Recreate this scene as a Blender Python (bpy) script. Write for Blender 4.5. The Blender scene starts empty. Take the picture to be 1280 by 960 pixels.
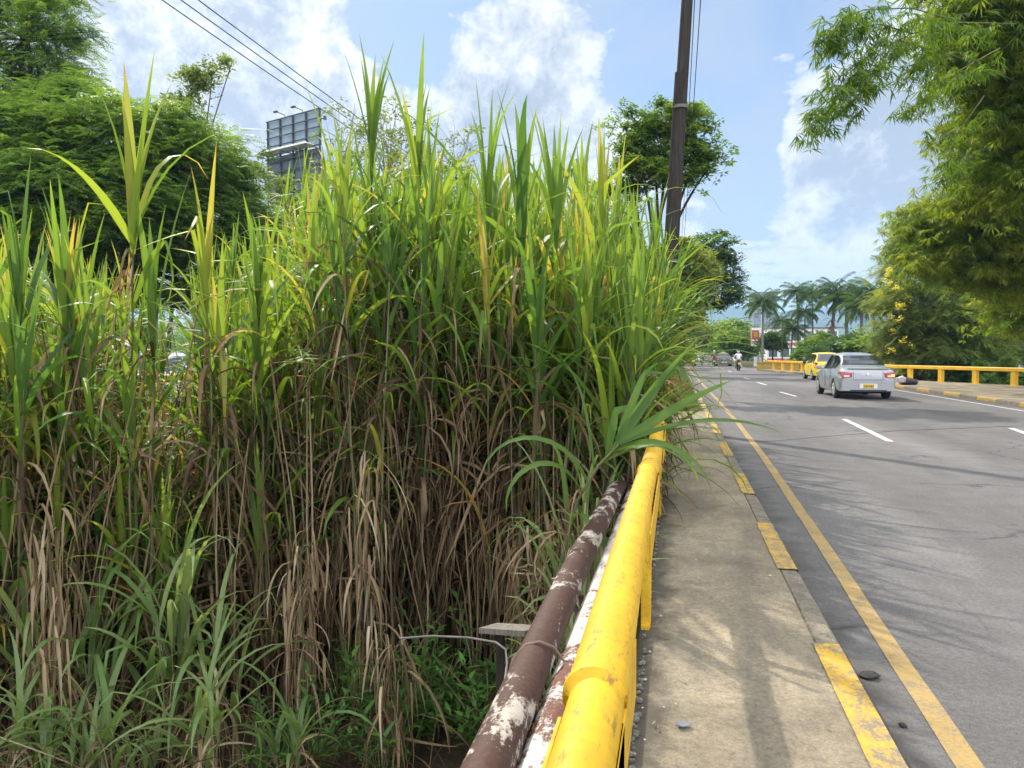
import bpy, bmesh, math, random
import numpy as np
from mathutils import Vector, Matrix, Euler, noise as mnoise
R = math.radians
scene = bpy.context.scene
COL = scene.collection
rng = random.Random(7)
nrng = np.random.default_rng(11)

# ------------------------------------------------------------------ camera
F = 950.0                       # focal length in pixels of the 1280 wide photograph
CAM = Vector((0, 0, 1.5))       # eye 1.5 m above the road
YAW, PITCH = R(12.2), R(2.35)
cam_d = bpy.data.cameras.new('camera')
cam = bpy.data.objects.new('camera', cam_d)
COL.objects.link(cam)
cam.location = CAM
cam.rotation_euler = (math.pi/2 - PITCH, 0, YAW)
cam_d.sensor_width = 36
cam_d.lens = F/1280*36
cam_d.clip_end = 12000
cam_d.clip_start = .05
scene.camera = cam
CM = Euler((math.pi/2 - PITCH, 0, YAW)).to_matrix()
CMI = CM.transposed()

def ray(px, py):
    return CM @ Vector(((px-640)/F, -(py-480)/F, -1))
def P(px, py, d):
    return CAM + ray(px, py)*d
def ground(px, py, z=0.0):
    r = ray(px, py)
    return CAM + r*((z-CAM.z)/r.z)
def proj(p):
    v = CMI @ (Vector(p)-CAM)
    d = -v.z
    if d < .01: return (-9999, -9999, d)
    return (640+F*v.x/d, 480-F*v.y/d, d)

# ------------------------------------------------------------------ tagging
def tag(o, label=None, cat=None, group=None, kind=None):
    if label: o['label'] = label
    if cat: o['category'] = cat
    if group: o['group'] = group
    if kind: o['kind'] = kind
    return o
def empty(name, loc=(0, 0, 0), rz=0, label=None, cat=None, group=None):
    o = bpy.data.objects.new(name, None)
    COL.objects.link(o)
    o.empty_display_size = .2
    o.location = loc
    o.rotation_euler = (0, 0, rz)
    return tag(o, label, cat, group)
def kids(o):
    return [c for c in bpy.data.objects if c.parent == o]
def copy_tree(o, parent=None):
    c = o.copy()
    COL.objects.link(c)
    if parent is not None: c.parent = parent
    for ch in list(o.children): copy_tree(ch, c)
    return c

# ------------------------------------------------------------------ mesh helpers
def link_mesh(name, me, mat=None, parent=None):
    o = bpy.data.objects.new(name, me)
    COL.objects.link(o)
    if mat is not None:
        for m in (mat if isinstance(mat, (list, tuple)) else [mat]): me.materials.append(m)
    if parent is not None: o.parent = parent
    return o

def mesh_np(name, V, Fq, mat=None, parent=None, tint=None, smooth=False):
    V = np.ascontiguousarray(V, dtype=np.float32); Fq = np.ascontiguousarray(Fq, dtype=np.int32)
    me = bpy.data.meshes.new(name)
    k = Fq.shape[1]
    me.vertices.add(len(V)); me.vertices.foreach_set('co', V.ravel())
    me.loops.add(Fq.size); me.loops.foreach_set('vertex_index', Fq.ravel())
    me.polygons.add(len(Fq)); me.polygons.foreach_set('loop_start', np.arange(0, Fq.size, k, dtype=np.int32))
    if smooth: me.polygons.foreach_set('use_smooth', np.ones(len(Fq), dtype=bool))
    me.update(calc_edges=True)
    if tint is not None:
        a = me.attributes.new('tint', 'FLOAT', 'POINT')
        a.data.foreach_set('value', np.ascontiguousarray(tint, dtype=np.float32))
    return link_mesh(name, me, mat, parent)

class MB:
    def __init__(s): s.v = []; s.f = []; s.m = []; s.mi = 0
    def add(s, vs, fs):
        b = len(s.v)
        s.v += [tuple(v) for v in vs]
        s.f += [tuple(b+i for i in f) for f in fs]; s.m += [s.mi]*len(fs)
        return s
    def box(s, c, d, rot=None, bev=0):
        hx, hy, hz = d[0]/2, d[1]/2, d[2]/2
        if bev:
            bm = bmesh.new(); bmesh.ops.create_cube(bm, size=1)
            bmesh.ops.scale(bm, vec=d, verts=bm.verts)
            bmesh.ops.bevel(bm, geom=bm.edges[:], offset=bev, segments=2, affect='EDGES', profile=.6)
            bm.verts.index_update()
            vs = [v.co.copy() for v in bm.verts]; fs = [[v.index for v in f.verts] for f in bm.faces]
            bm.free()
        else:
            vs = [Vector((x, y, z)) for x in (-hx, hx) for y in (-hy, hy) for z in (-hz, hz)]
            fs = [(0, 1, 3, 2), (4, 6, 7, 5), (0, 4, 5, 1), (2, 3, 7, 6), (0, 2, 6, 4), (1, 5, 7, 3)]
        if rot is not None:
            m = Euler(rot).to_matrix(); vs = [m @ v for v in vs]
        return s.add([v+Vector(c) for v in vs], fs)
    def tube(s, path, rad, n=8, caps=True):
        path = [Vector(p) for p in path]
        if not isinstance(rad, (list, tuple)): rad = [rad]*len(path)
        vs = []; fs = []; up = None
        for i, p in enumerate(path):
            t = (path[min(i+1, len(path)-1)]-path[max(i-1, 0)])
            if t.length < 1e-9: t = Vector((0, 0, 1))
            t.normalize()
            if up is None: up = Vector((1, 0, 0)) if abs(t.x) < .8 else Vector((0, 1, 0))
            a = up - t*up.dot(t)
            if a.length < 1e-6: a = t.orthogonal()
            a.normalize(); b = t.cross(a); up = a
            for k in range(n):
                w = 2*math.pi*k/n
                vs.append(p + (a*math.cos(w)+b*math.sin(w))*rad[i])
        for i in range(len(path)-1):
            for k in range(n):
                k2 = (k+1) % n
                fs.append((i*n+k, i*n+k2, (i+1)*n+k2, (i+1)*n+k))
        if caps:
            fs.append(tuple(range(n))[::-1]); fs.append(tuple((len(path)-1)*n+k for k in range(n)))
        return s.add(vs, fs)
    def prism(s, pts, a, b):
        """closed outline extruded from offset vector a to b"""
        n = len(pts); a = Vector(a); b = Vector(b)
        vs = [Vector(p)+a for p in pts]+[Vector(p)+b for p in pts]
        fs = [tuple(range(n))[::-1], tuple(range(n, 2*n))]+[(i, (i+1) % n, n+(i+1) % n, n+i) for i in range(n)]
        return s.add(vs, fs)
    def loft(s, rings, closed=True, caps=True):
        n = len(rings[0]); vs = [p for r in rings for p in r]; fs = []
        for i in range(len(rings)-1):
            for k in range(n if closed else n-1):
                k2 = (k+1) % n
                fs.append((i*n+k, i*n+k2, (i+1)*n+k2, (i+1)*n+k))
        if caps:
            fs.append(tuple(range(n))[::-1]); fs.append(tuple((len(rings)-1)*n+k for k in range(n)))
        return s.add(vs, fs)
    def ball(s, c, r, nu=10, nv=6):
        c = Vector(c); r = Vector(r) if not isinstance(r, (int, float)) else Vector((r, r, r))
        vs = []; fs = []
        for j in range(nv+1):
            ph = -math.pi/2+math.pi*j/nv
            for i in range(nu):
                th = 2*math.pi*i/nu
                vs.append(c+Vector((r.x*math.cos(ph)*math.cos(th), r.y*math.cos(ph)*math.sin(th), r.z*math.sin(ph))))
        for j in range(nv):
            for i in range(nu):
                i2 = (i+1) % nu
                fs.append((j*nu+i, j*nu+i2, (j+1)*nu+i2, (j+1)*nu+i))
        return s.add(vs, fs)
    def build(s, name, mat=None, parent=None, smooth=None, fix=True):
        me = bpy.data.meshes.new(name)
        me.from_pydata(s.v, [], s.f)
        if fix:
            bm = bmesh.new(); bm.from_mesh(me)
            bmesh.ops.remove_doubles(bm, verts=bm.verts, dist=1e-6)
            bmesh.ops.recalc_face_normals(bm, faces=bm.faces)
            bm.to_mesh(me); bm.free()
        if not isinstance(mat, (list, tuple)): pass
        elif len(me.polygons) == len(s.m): me.polygons.foreach_set('material_index', s.m)
        if smooth is not None:
            me.polygons.foreach_set('use_smooth', [True]*len(me.polygons))
            me.set_sharp_from_angle(angle=R(smooth))
        me.update()
        return link_mesh(name, me, mat, parent)

# ------------------------------------------------------------------ materials
def nt(name):
    m = bpy.data.materials.new(name); m.use_nodes = True
    t = m.node_tree; b = t.nodes['Principled BSDF']
    return m, t, b
def N(t, typ, **kw):
    n = t.nodes.new(typ)
    for k, v in kw.items():
        if k.startswith('i_'):
            key = k[2:]
            n.inputs[int(key) if key.isdigit() else key.replace('_', ' ')].default_value = v
        else: setattr(n, k, v)
    return n
def L(t, a, b): t.links.new(a, b)
def ramp(t, fac, stops, interp='LINEAR'):
    n = t.nodes.new('ShaderNodeValToRGB'); cr = n.color_ramp; cr.interpolation = interp
    while len(cr.elements) < len(stops): cr.elements.new(.5)
    for e, (p, c) in zip(cr.elements, stops):
        e.position = p
        if isinstance(c, (int, float)): c = (c, c, c)
        e.color = (*c, 1) if len(c) == 3 else c
    if fac is not None: L(t, fac, n.inputs[0])
    return n.outputs[0]
def mixc(t, fac, a, b, mode='MIX'):
    n = t.nodes.new('ShaderNodeMix'); n.data_type = 'RGBA'; n.blend_type = mode
    for s, v in ((0, fac), (6, a), (7, b)):
        if isinstance(v, bpy.types.NodeSocket): L(t, v, n.inputs[s])
        else:
            n.inputs[s].default_value = v if s == 0 else ((*v, 1) if len(v) == 3 else v)
    return n.outputs[2]
def math_(t, op, a, b=None, c=None, clamp=False):
    n = t.nodes.new('ShaderNodeMath'); n.operation = op; n.use_clamp = clamp
    for i, v in enumerate((a, b, c)):
        if v is None: continue
        if isinstance(v, bpy.types.NodeSocket): L(t, v, n.inputs[i])
        else: n.inputs[i].default_value = v
    return n.outputs[0]
def noise_(t, vec, scale, detail=6, rough=.55, dist=0.0):
    n = N(t, 'ShaderNodeTexNoise'); n.inputs['Scale'].default_value = scale; n.inputs['Detail'].default_value = detail
    n.inputs['Roughness'].default_value = rough; n.inputs['Distortion'].default_value = dist
    if vec is not None: L(t, vec, n.inputs['Vector'])
    return n.outputs['Fac']
def coords(t, kind='Object', scale=None):
    c = N(t, 'ShaderNodeTexCoord').outputs[kind]
    if scale:
        m = N(t, 'ShaderNodeMapping'); m.inputs['Scale'].default_value = scale; L(t, c, m.inputs[0]); c = m.outputs[0]
    return c
def bump(t, b, h, strength=.3, dist=.01):
    n = N(t, 'ShaderNodeBump'); n.inputs['Strength'].default_value = strength; n.inputs['Distance'].default_value = dist
    L(t, h, n.inputs['Height']); L(t, n.outputs[0], b.inputs['Normal'])
def pm(name, c, rough=.6, metal=0, spec=.5, var=.25, scale=6, bmp=0, coat=0):
    """painted / plain surface with a little procedural unevenness"""
    m, t, b = nt(name)
    co = coords(t)
    f = noise_(t, co, scale, 6, .6)
    dark = tuple(x*(1-var) for x in c); lite = tuple(min(1, x*(1+var)) for x in c)
    L(t, ramp(t, f, [(.3, dark), (.7, lite)]), b.inputs['Base Color'])
    L(t, ramp(t, f, [(.3, max(0, rough-.08)), (.7, min(1, rough+.08))]), b.inputs['Roughness'])
    b.inputs['Metallic'].default_value = metal; b.inputs['Specular IOR Level'].default_value = spec
    if coat: b.inputs['Coat Weight'].default_value = coat; b.inputs['Coat Roughness'].default_value = .08
    if bmp: bump(t, b, noise_(t, co, scale*6, 4), bmp, .004)
    return m
def leafmat(name, stops, trans=.4, rough=.5, gain=1.25, objvar=.12, spec=.35):
    """leaf colour from the mesh's 'tint' attribute, part of the light passing through the blade"""
    m, t, b = nt(name)
    a = N(t, 'ShaderNodeAttribute', attribute_name='tint').outputs['Fac']
    oi = N(t, 'ShaderNodeObjectInfo').outputs['Random']
    a2 = math_(t, 'ADD', a, math_(t, 'MULTIPLY', math_(t, 'SUBTRACT', oi, .5), objvar))
    col = ramp(t, a2, stops)
    L(t, col, b.inputs['Base Color']); b.inputs['Roughness'].default_value = rough
    b.inputs['Specular IOR Level'].default_value = spec
    tr = N(t, 'ShaderNodeBsdfTranslucent')
    L(t, mixc(t, 1, col, (gain*1.1, gain, gain*.55), 'MULTIPLY'), tr.inputs[0])
    mx = N(t, 'ShaderNodeMixShader'); mx.inputs[0].default_value = trans
    L(t, b.outputs[0], mx.inputs[1]); L(t, tr.outputs[0], mx.inputs[2])
    L(t, mx.outputs[0], t.nodes['Material Output'].inputs[0])
    return m
M = {}
# ------------------------------------------------------------------ special materials
def asphalt():
    m, t, b = nt('asphalt'); co = coords(t)
    big = noise_(t, coords(t, 'Object', (.5, .09, 1)), 1.2, 5, .6)
    mid = noise_(t, co, 3.0, 6, .6)
    fine = noise_(t, co, 140, 3, .7)
    c = ramp(t, big, [(.28, (.078, .073, .069)), (.5, (.112, .105, .099)), (.72, (.158, .149, .14))])
    c = mixc(t, 1, c, ramp(t, mid, [(.25, .82), (.75, 1.16)]), 'MULTIPLY')
    c = mixc(t, 1, c, ramp(t, fine, [(.25, .62), (.5, 1.0), (.8, 1.5)]), 'MULTIPLY')
    c = mixc(t, 1, c, ramp(t, noise_(t, co, 38, 4, .75), [(.3, .72), (.5, 1.0), (.72, 1.35)]), 'MULTIPLY')
    # dirt gathered in the gutter along the kerb
    sx = N(t, 'ShaderNodeSeparateXYZ'); L(t, co, sx.inputs[0])
    gut = math_(t, 'ADD', sx.outputs['X'], math_(t, 'MULTIPLY', math_(t, 'SUBTRACT', mid, .5), .5))
    c = mixc(t, ramp(t, math_(t, 'MULTIPLY', gut, .5), [(.41, .62), (.50, .0)]), c, (.05, .044, .036))
    # pale stones showing in the surface
    v = N(t, 'ShaderNodeTexVoronoi'); v.inputs['Scale'].default_value = 62; L(t, co, v.inputs['Vector'])
    st = ramp(t, v.outputs['Distance'], [(.08, 1.0), (.17, 0.0)])
    st = math_(t, 'MULTIPLY', st, ramp(t, noise_(t, co, 1.7, 4), [(.5, 0.0), (.7, .5)]))
    c = mixc(t, st, c, (.26, .25, .23))
    # cracks
    w = N(t, 'ShaderNodeTexVoronoi', feature='DISTANCE_TO_EDGE'); w.inputs['Scale'].default_value = .38
    wn = N(t, 'ShaderNodeTexNoise'); wn.inputs['Scale'].default_value = 2.2; wn.inputs['Detail'].default_value = 6; L(t, co, wn.inputs['Vector'])
    va = N(t, 'ShaderNodeVectorMath', operation='SCALE'); L(t, wn.outputs['Color'], va.inputs[0]); va.inputs['Scale'].default_value = .55
    vb = N(t, 'ShaderNodeVectorMath', operation='ADD'); L(t, co, vb.inputs[0]); L(t, va.outputs[0], vb.inputs[1])
    L(t, vb.outputs[0], w.inputs['Vector'])
    cr = ramp(t, w.outputs['Distance'], [(.002, 1.0), (.009, 0.0)])
    cr = math_(t, 'MULTIPLY', cr, ramp(t, noise_(t, co, .33, 3), [(.44, 0.0), (.54, .8)]))
    c = mixc(t, cr, c, (.03, .03, .03))
    L(t, c, b.inputs['Base Color'])
    b.inputs['Roughness'].default_value = .82; b.inputs['Specular IOR Level'].default_value = .35
    bump(t, b, fine, .5, .004)
    return m
def concrete_walk():
    m, t, b = nt('worn_concrete'); co = coords(t)
    big = noise_(t, co, .8, 6, .62, .4); mid = noise_(t, co, 5, 8, .66); fine = noise_(t, co, 110, 3, .7)
    c = ramp(t, big, [(.32, (.15, .124, .088)), (.5, (.235, .195, .135)), (.7, (.33, .275, .19))])
    c = mixc(t, 1, c, ramp(t, mid, [(.25, .72), (.5, 1.0), (.75, 1.2)]), 'MULTIPLY')
    c = mixc(t, 1, c, ramp(t, fine, [(.3, .72), (.5, 1.0), (.75, 1.28)]), 'MULTIPLY')
    # dark stains and pits
    v = N(t, 'ShaderNodeTexVoronoi'); v.inputs['Scale'].default_value = 17; L(t, co, v.inputs['Vector'])
    pit = math_(t, 'MULTIPLY', ramp(t, v.outputs['Distance'], [(.06, 1.0), (.2, 0.0)]), ramp(t, mid, [(.48, 0.0), (.62, .6)]))
    c = mixc(t, pit, c, (.09, .08, .065))
    st = ramp(t, noise_(t, coords(t, 'Object', (2.2, .5, 1)), 1.6, 7, .7), [(.46, 0.0), (.64, .65)])
    c = mixc(t, st, c, (.12, .108, .085))
    c = mixc(t, 1, c, ramp(t, noise_(t, co, 34, 4, .75), [(.3, .74), (.5, 1.0), (.72, 1.25)]), 'MULTIPLY')
    # rail plate shadow painted in as a dark band along the railing's foot
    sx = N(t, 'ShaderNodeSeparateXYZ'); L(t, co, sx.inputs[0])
    rail_shade = math_(t, 'ADD', sx.outputs['X'], math_(t, 'MULTIPLY', math_(t, 'SUBTRACT', mid, .5), .35))
    c = mixc(t, ramp(t, math_(t, 'ADD', rail_shade, .5), [(.40, .75), (.50, .0)]), c, (.055, .048, .038))
    L(t, c, b.inputs['Base Color']); b.inputs['Roughness'].default_value = .9; b.inputs['Specular IOR Level'].default_value = .2
    h = math_(t, 'ADD', math_(t, 'MULTIPLY', mid, 1.5), math_(t, 'MULTIPLY', fine, .5))
    bump(t, b, h, .55, .006)
    return m
def rough_concrete(name, a, c_, scale=9):
    m, t, b = nt(name); co = coords(t)
    n1 = noise_(t, co, scale, 8, .7); n2 = noise_(t, co, scale*8, 4, .7)
    c = ramp(t, n1, [(.3, a), (.7, c_)])
    c = mixc(t, 1, c, ramp(t, n2, [(.3, .7), (.7, 1.25)]), 'MULTIPLY')
    L(t, c, b.inputs['Base Color']); b.inputs['Roughness'].default_value = .92; b.inputs['Specular IOR Level'].default_value = .2
    bump(t, b, math_(t, 'ADD', n1, n2), .7, .01)
    return m
def worn_paint(name, paint, under, cover=.45, scale=7, soft=.06):
    m, t, b = nt(name); co = coords(t)
    n1 = noise_(t, co, scale, 9, .75); n2 = noise_(t, co, 70, 4, .7)
    k = math_(t, 'ADD', math_(t, 'MULTIPLY', n1, .7), math_(t, 'MULTIPLY', n2, .3))
    f = ramp(t, k, [(cover-soft, 0.0), (cover+soft, 1.0)])
    c = ramp(t, n2, [(.25, tuple(x*.78 for x in paint)), (.75, tuple(min(1, x*1.12) for x in paint))])
    c = mixc(t, ramp(t, noise_(t, co, 2.1, 6, .65), [(.4, 0.0), (.75, .45)]), c, tuple(x*.5 for x in paint))
    L(t, mixc(t, f, under, c), b.inputs['Base Color']); b.inputs['Roughness'].default_value = .75
    b.inputs['Specular IOR Level'].default_value = .3
    bump(t, b, k, .4, .004)
    return m
def yellow_pipe():
    m, t, b = nt('yellow_pipe_paint'); co = coords(t)
    n1 = noise_(t, co, 3.5, 7, .65); n2 = noise_(t, co, 26, 6, .7); n3 = noise_(t, coords(t, 'Object', (1, .16, 1)), 48, 6, .82)
    c = ramp(t, n1, [(.3, (.50, .28, .007)), (.7, (.63, .38, .011))])
    c = mixc(t, ramp(t, n2, [(.46, 0.0), (.72, .55)]), c, (.40, .22, .02))
    c = mixc(t, ramp(t, n3, [(.56, 0.0), (.64, .75)]), c, (.16, .085, .03))
    c = mixc(t, ramp(t, noise_(t, co, 14, 5, .7), [(.7, 0.0), (.76, .5)]), c, (.62, .52, .34))
    L(t, c, b.inputs['Base Color']); L(t, ramp(t, n2, [(.3, .52), (.7, .74)]), b.inputs['Roughness']); b.inputs['Specular IOR Level'].default_value = .38
    bump(t, b, n2, .18, .002)
    return m
def flaking(name, base, flake, lo, hi, scale=7, second=None):
    m, t, b = nt(name); co = coords(t, 'Object', (1, .45, 1))
    n1 = noise_(t, co, scale, 9, .68, .3); n2 = noise_(t, coords(t), scale*7, 5, .7)
    k = math_(t, 'ADD', math_(t, 'MULTIPLY', n1, .8), math_(t, 'MULTIPLY', n2, .2))
    c0 = ramp(t, n2, [(.25, tuple(x*.6 for x in base)), (.75, tuple(x*1.4 for x in base))])
    if second: c0 = mixc(t, ramp(t, noise_(t, co, scale*.6, 6, .7), [(.4, 0.0), (.6, .85)]), c0, second)
    c1 = ramp(t, n2, [(.25, tuple(x*.72 for x in flake)), (.75, flake)])
    f = ramp(t, k, [(lo, 0.0), (hi, 1.0)])
    L(t, mixc(t, f, c0, c1), b.inputs['Base Color'])
    b.inputs['Roughness'].default_value = .72; b.inputs['Specular IOR Level'].default_value = .3
    bump(t, b, math_(t, 'ADD', f, n2), .35, .004)
    return m
def soil():
    m, t, b = nt('ground_soil'); co = coords(t)
    n1 = noise_(t, co, 1.1, 7, .65); n2 = noise_(t, co, 22, 6, .7); n3 = noise_(t, co, .07, 5, .6)
    dirt = ramp(t, n1, [(.3, (.045, .035, .024)), (.7, (.12, .09, .058))])
    green = ramp(t, n2, [(.3, (.03, .055, .014)), (.7, (.085, .12, .03))])
    g = N(t, 'ShaderNodeNewGeometry').outputs['Position']
    s = N(t, 'ShaderNodeSeparateXYZ'); L(t, g, s.inputs[0])
    up = ramp(t, math_(t, 'ADD', s.outputs['Z'], math_(t, 'MULTIPLY', n1, .5)), [(.0, 0.0), (.35, .9)])
    up2 = math_(t, 'MULTIPLY', up, ramp(t, n3, [(.3, .65), (.6, 1.0)]))
    c = mixc(t, up2, dirt, green)
    L(t, c, b.inputs['Base Color']); b.inputs['Roughness'].default_value = .95; b.inputs['Specular IOR Level'].default_value = .1
    bump(t, b, math_(t, 'ADD', n1, n2), .8, .05)
    return m
def bark(name, a, c_, vs=(6, 6, 1.2)):
    m, t, b = nt(name); co = coords(t, 'Object', vs)
    n1 = noise_(t, co, 2.5, 8, .7, .6)
    L(t, ramp(t, n1, [(.3, a), (.7, c_)]), b.inputs['Base Color']); b.inputs['Roughness'].default_value = .9
    b.inputs['Specular IOR Level'].default_value = .15
    bump(t, b, n1, .6, .02)
    return m
def hillmat():
    m, t, b = nt('forested_hills'); co = coords(t)
    n1 = noise_(t, co, .004, 9, .7); n2 = noise_(t, co, .03, 6, .7)
    c = ramp(t, n1, [(.35, (.04, .065, .03)), (.62, (.09, .11, .045)), (.72, (.17, .14, .08))])
    c = mixc(t, 1, c, ramp(t, n2, [(.3, .6), (.7, 1.4)]), 'MULTIPLY')
    L(t, c, b.inputs['Base Color']); b.inputs['Roughness'].default_value = 1; b.inputs['Specular IOR Level'].default_value = 0
    return m
def glassy(name, c, rough=.06):
    m, t, b = nt(name); co = coords(t)
    f = noise_(t, co, 4, 5)
    L(t, ramp(t, f, [(.3, tuple(x*.8 for x in c)), (.7, c)]), b.inputs['Base Color'])
    b.inputs['Roughness'].default_value = rough; b.inputs['Specular IOR Level'].default_value = .9
    b.inputs['Coat Weight'].default_value = .5; b.inputs['Coat Roughness'].default_value = .03
    return m

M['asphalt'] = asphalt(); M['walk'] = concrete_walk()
M['kerb'] = rough_concrete('kerb_concrete', (.12, .105, .08), (.26, .225, .17))
M['edge'] = rough_concrete('crumbling_edge', (.08, .07, .052), (.30, .275, .225), 22)
M['plankwood'] = bark('grey_timber', (.10, .09, .07), (.25, .225, .185), (14, 14, 2))
M['kerb_yellow'] = worn_paint('kerb_yellow', (.54, .325, .04), (.18, .155, .115), .49, 11)
M['line_yellow'] = worn_paint('road_line_yellow', (.36, .245, .09), (.14, .13, .12), .42, 7, .1)
M['line_white'] = worn_paint('road_line_white', (.62, .62, .60), (.15, .15, .15), .45, 9)
M['yellow'] = yellow_pipe()
M['yellow2'] = pm('yellow_rail_paint', (.70, .40, .012), .5, var=.18, scale=2.5, bmp=.15)
M['maroon'] = flaking('maroon_flaking_pipe', (.062, .030, .021), (.47, .41, .34), .525, .565, 7)
M['whiterust'] = flaking('white_rusted_pipe', (.13, .055, .035), (.55, .52, .47), .44, .49, 8)
M['rustwire'] = pm('rusty_wire', (.20, .13, .10), .7, .3)
M['greywire'] = pm('galvanised_rod', (.13, .12, .11), .7, .2)
M['soil'] = soil()
M['hill'] = hillmat()
M['bark'] = bark('brown_bark', (.05, .04, .03), (.15, .12, .09))
M['bark_grey'] = bark('grey_bark', (.12, .11, .09), (.28, .26, .22))
M['bark_dark'] = bark('dark_bark', (.02, .017, .013), (.07, .055, .042))
M['pole'] = bark('dark_weathered_pole', (.018, .015, .0135), (.062, .052, .044), (9, 9, .8))
M['black'] = pm('black_rubber', (.016, .016, .017), .7)
M['blackpl'] = pm('black_plastic', (.02, .02, .022), .45)
M['wire'] = pm('cable_black', (.03, .03, .035), .6)
M['silver'] = pm('silver_car_paint', (.34, .345, .35), .34, .6, .5, .03, 3, coat=.6)
M['taxi'] = pm('taxi_yellow_paint', (.82, .60, .02), .35, 0, .5, .05, 3, coat=.6)
M['taxi_far'] = pm('taxi_dull_yellow_paint', (.62, .52, .05), .4, 0, .5, .05, 3, coat=.4)
M['olive'] = pm('grey_green_car_paint', (.16, .18, .16), .35, .3, .5, .05, 3, coat=.5)
M['white_car'] = pm('white_car_paint', (.72, .74, .78), .35, 0, .5, .04, 3, coat=.5)
M['glass'] = glassy('tinted_car_glass', (.016, .02, .028))
M['tail'] = pm('red_tail_lens', (.42, .012, .012), .18, coat=.5, var=.1)
M['clearlens'] = pm('clear_lens', (.75, .68, .66), .15, coat=.5, var=.05)
M['plate'] = pm('yellow_number_plate', (.60, .40, .02), .5, var=.1)
M['plate_txt'] = pm('plate_letters', (.05, .04, .02), .6)
M['alloy'] = pm('alloy_rim', (.5, .5, .51), .35, .8)
M['chrome'] = pm('bright_trim', (.75, .75, .76), .2, .9)
m, t, b = nt('lit_amber_lamp')
b.inputs['Base Color'].default_value = (.8, .3, .05, 1)
b.inputs['Emission Color'].default_value = (1, .45, .12, 1); b.inputs['Emission Strength'].default_value = 1.2
M['lit'] = m
M['skin'] = pm('skin_tone', (.32, .19, .12), .6, var=.08)
M['shirt_white'] = pm('white_cotton', (.78, .78, .80), .85, var=.08, scale=12)
M['shirt_pink'] = pm('pale_shirt', (.62, .55, .52), .85, var=.08)
M['shirt_dark'] = pm('dark_red_shirt', (.17, .05, .05), .85, var=.1)
M['jeans'] = pm('blue_denim', (.08, .10, .17), .85, var=.2)
M['jeans_pale'] = pm('pale_trousers', (.42, .40, .36), .85, var=.15)
M['helmet_w'] = pm('white_helmet', (.72, .72, .70), .3, coat=.4)
M['helmet_b'] = pm('black_helmet', (.02, .02, .022), .3, coat=.4)
M['red'] = pm('red_plastic', (.35, .03, .03), .4, coat=.3)
M['steel'] = pm('dark_steel', (.055, .06, .068), .55, .4)
M['panel'] = pm('billboard_back_sheet', (.24, .31, .36), .55, 0, .4, .12, .7)
M['panel_dark'] = pm('billboard_low_sheet', (.09, .11, .13), .6, 0, .4, .2, .7)
M['whitemetal'] = pm('white_painted_metal', (.75, .75, .74), .5)
M['paintwhite'] = pm('white_masonry', (.62, .62, .60), .8, var=.12)
M['paintred'] = pm('red_band_paint', (.42, .07, .05), .6)
M['bldg_grey'] = pm('grey_facade', (.20, .24, .29), .6)
M['win'] = glassy('window_glass', (.03, .045, .06), .1)
M['ochre'] = rough_concrete('ochre_plaster', (.36, .22, .06), (.55, .36, .10), 3)
M['tarp'] = pm('black_bin_bag', (.022, .02, .022), .35, var=.3, scale=14, bmp=.4)
M['rag'] = pm('pale_rag', (.50, .42, .42), .9, var=.25)
M['chip'] = pm('concrete_crumb', (.42, .39, .33), .9, var=.3, scale=20, bmp=.4)
M['flake'] = pm('grey_plastic_flake', (.13, .14, .16), .6)
M['lump'] = pm('dark_lump', (.022, .02, .018), .8, var=.4, scale=25, bmp=.5)

GREEN = [(0, (.028, .068, .022)), (.3, (.062, .135, .03)), (.55, (.125, .215, .035)), (.75, (.22, .30, .04)), (.9, (.40, .33, .07)), (1, (.34, .20, .08))]
M['grass'] = leafmat('tall_grass_leaf', GREEN, .54, .5, 1.6)
M['dry'] = leafmat('dry_grass_leaf', [(0, (.065, .043, .028)), (.4, (.185, .125, .073)), (.75, (.38, .275, .165)), (1, (.58, .48, .34))], .38, .8, 1.0, .15, .1)
M['cane'] = leafmat('cane_stem', [(0, (.05, .04, .03)), (.5, (.12, .12, .05)), (1, (.25, .23, .13))], .05, .6, 1.0)
M['young'] = leafmat('young_grass_leaf', [(0, (.06, .12, .04)), (.5, (.14, .23, .075)), (.8, (.25, .33, .13)), (1, (.42, .40, .2))], .5, .45, 1.5)
M['verge'] = leafmat('short_grass', [(0, (.03, .06, .012)), (.5, (.085, .13, .025)), (1, (.20, .19, .06))], .4, .6)
M['herb'] = leafmat('weed_leaf', [(0, (.03, .09, .016)), (.5, (.06, .16, .03)), (1, (.12, .24, .04))], .35, .45)
M['leaf_a'] = leafmat('feathery_leaf', [(0, (.07, .13, .024)), (.5, (.10, .182, .034)), (1, (.18, .275, .048))], .6, .5, 1.75)
M['leaf_b'] = leafmat('broad_leaf', [(0, (.04, .09, .022)), (.5, (.10, .185, .034)), (1, (.20, .30, .05))], .55, .5, 1.5)
M['leaf_y'] = leafmat('yellow_green_leaf', [(0, (.06, .10, .016)), (.5, (.15, .21, .028)), (1, (.28, .31, .04))], .45)
M['leaf_dk'] = leafmat('dark_leaf', [(0, (.025, .06, .02)), (.5, (.055, .115, .03)), (1, (.11, .19, .045))], .45)
M['leaf_olive'] = leafmat('olive_leaf', [(0, (.06, .10, .028)), (.5, (.135, .195, .05)), (1, (.25, .31, .085))], .58, .5, 1.5)
M['bamboo'] = leafmat('bamboo_leaf', [(0, (.055, .12, .016)), (.35, (.115, .205, .022)), (.7, (.20, .29, .03)), (1, (.31, .36, .05))], .58, .5, 1.3)
M['culm'] = bark('bamboo_culm', (.07, .075, .03), (.20, .19, .09), (5, 5, .6))
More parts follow.
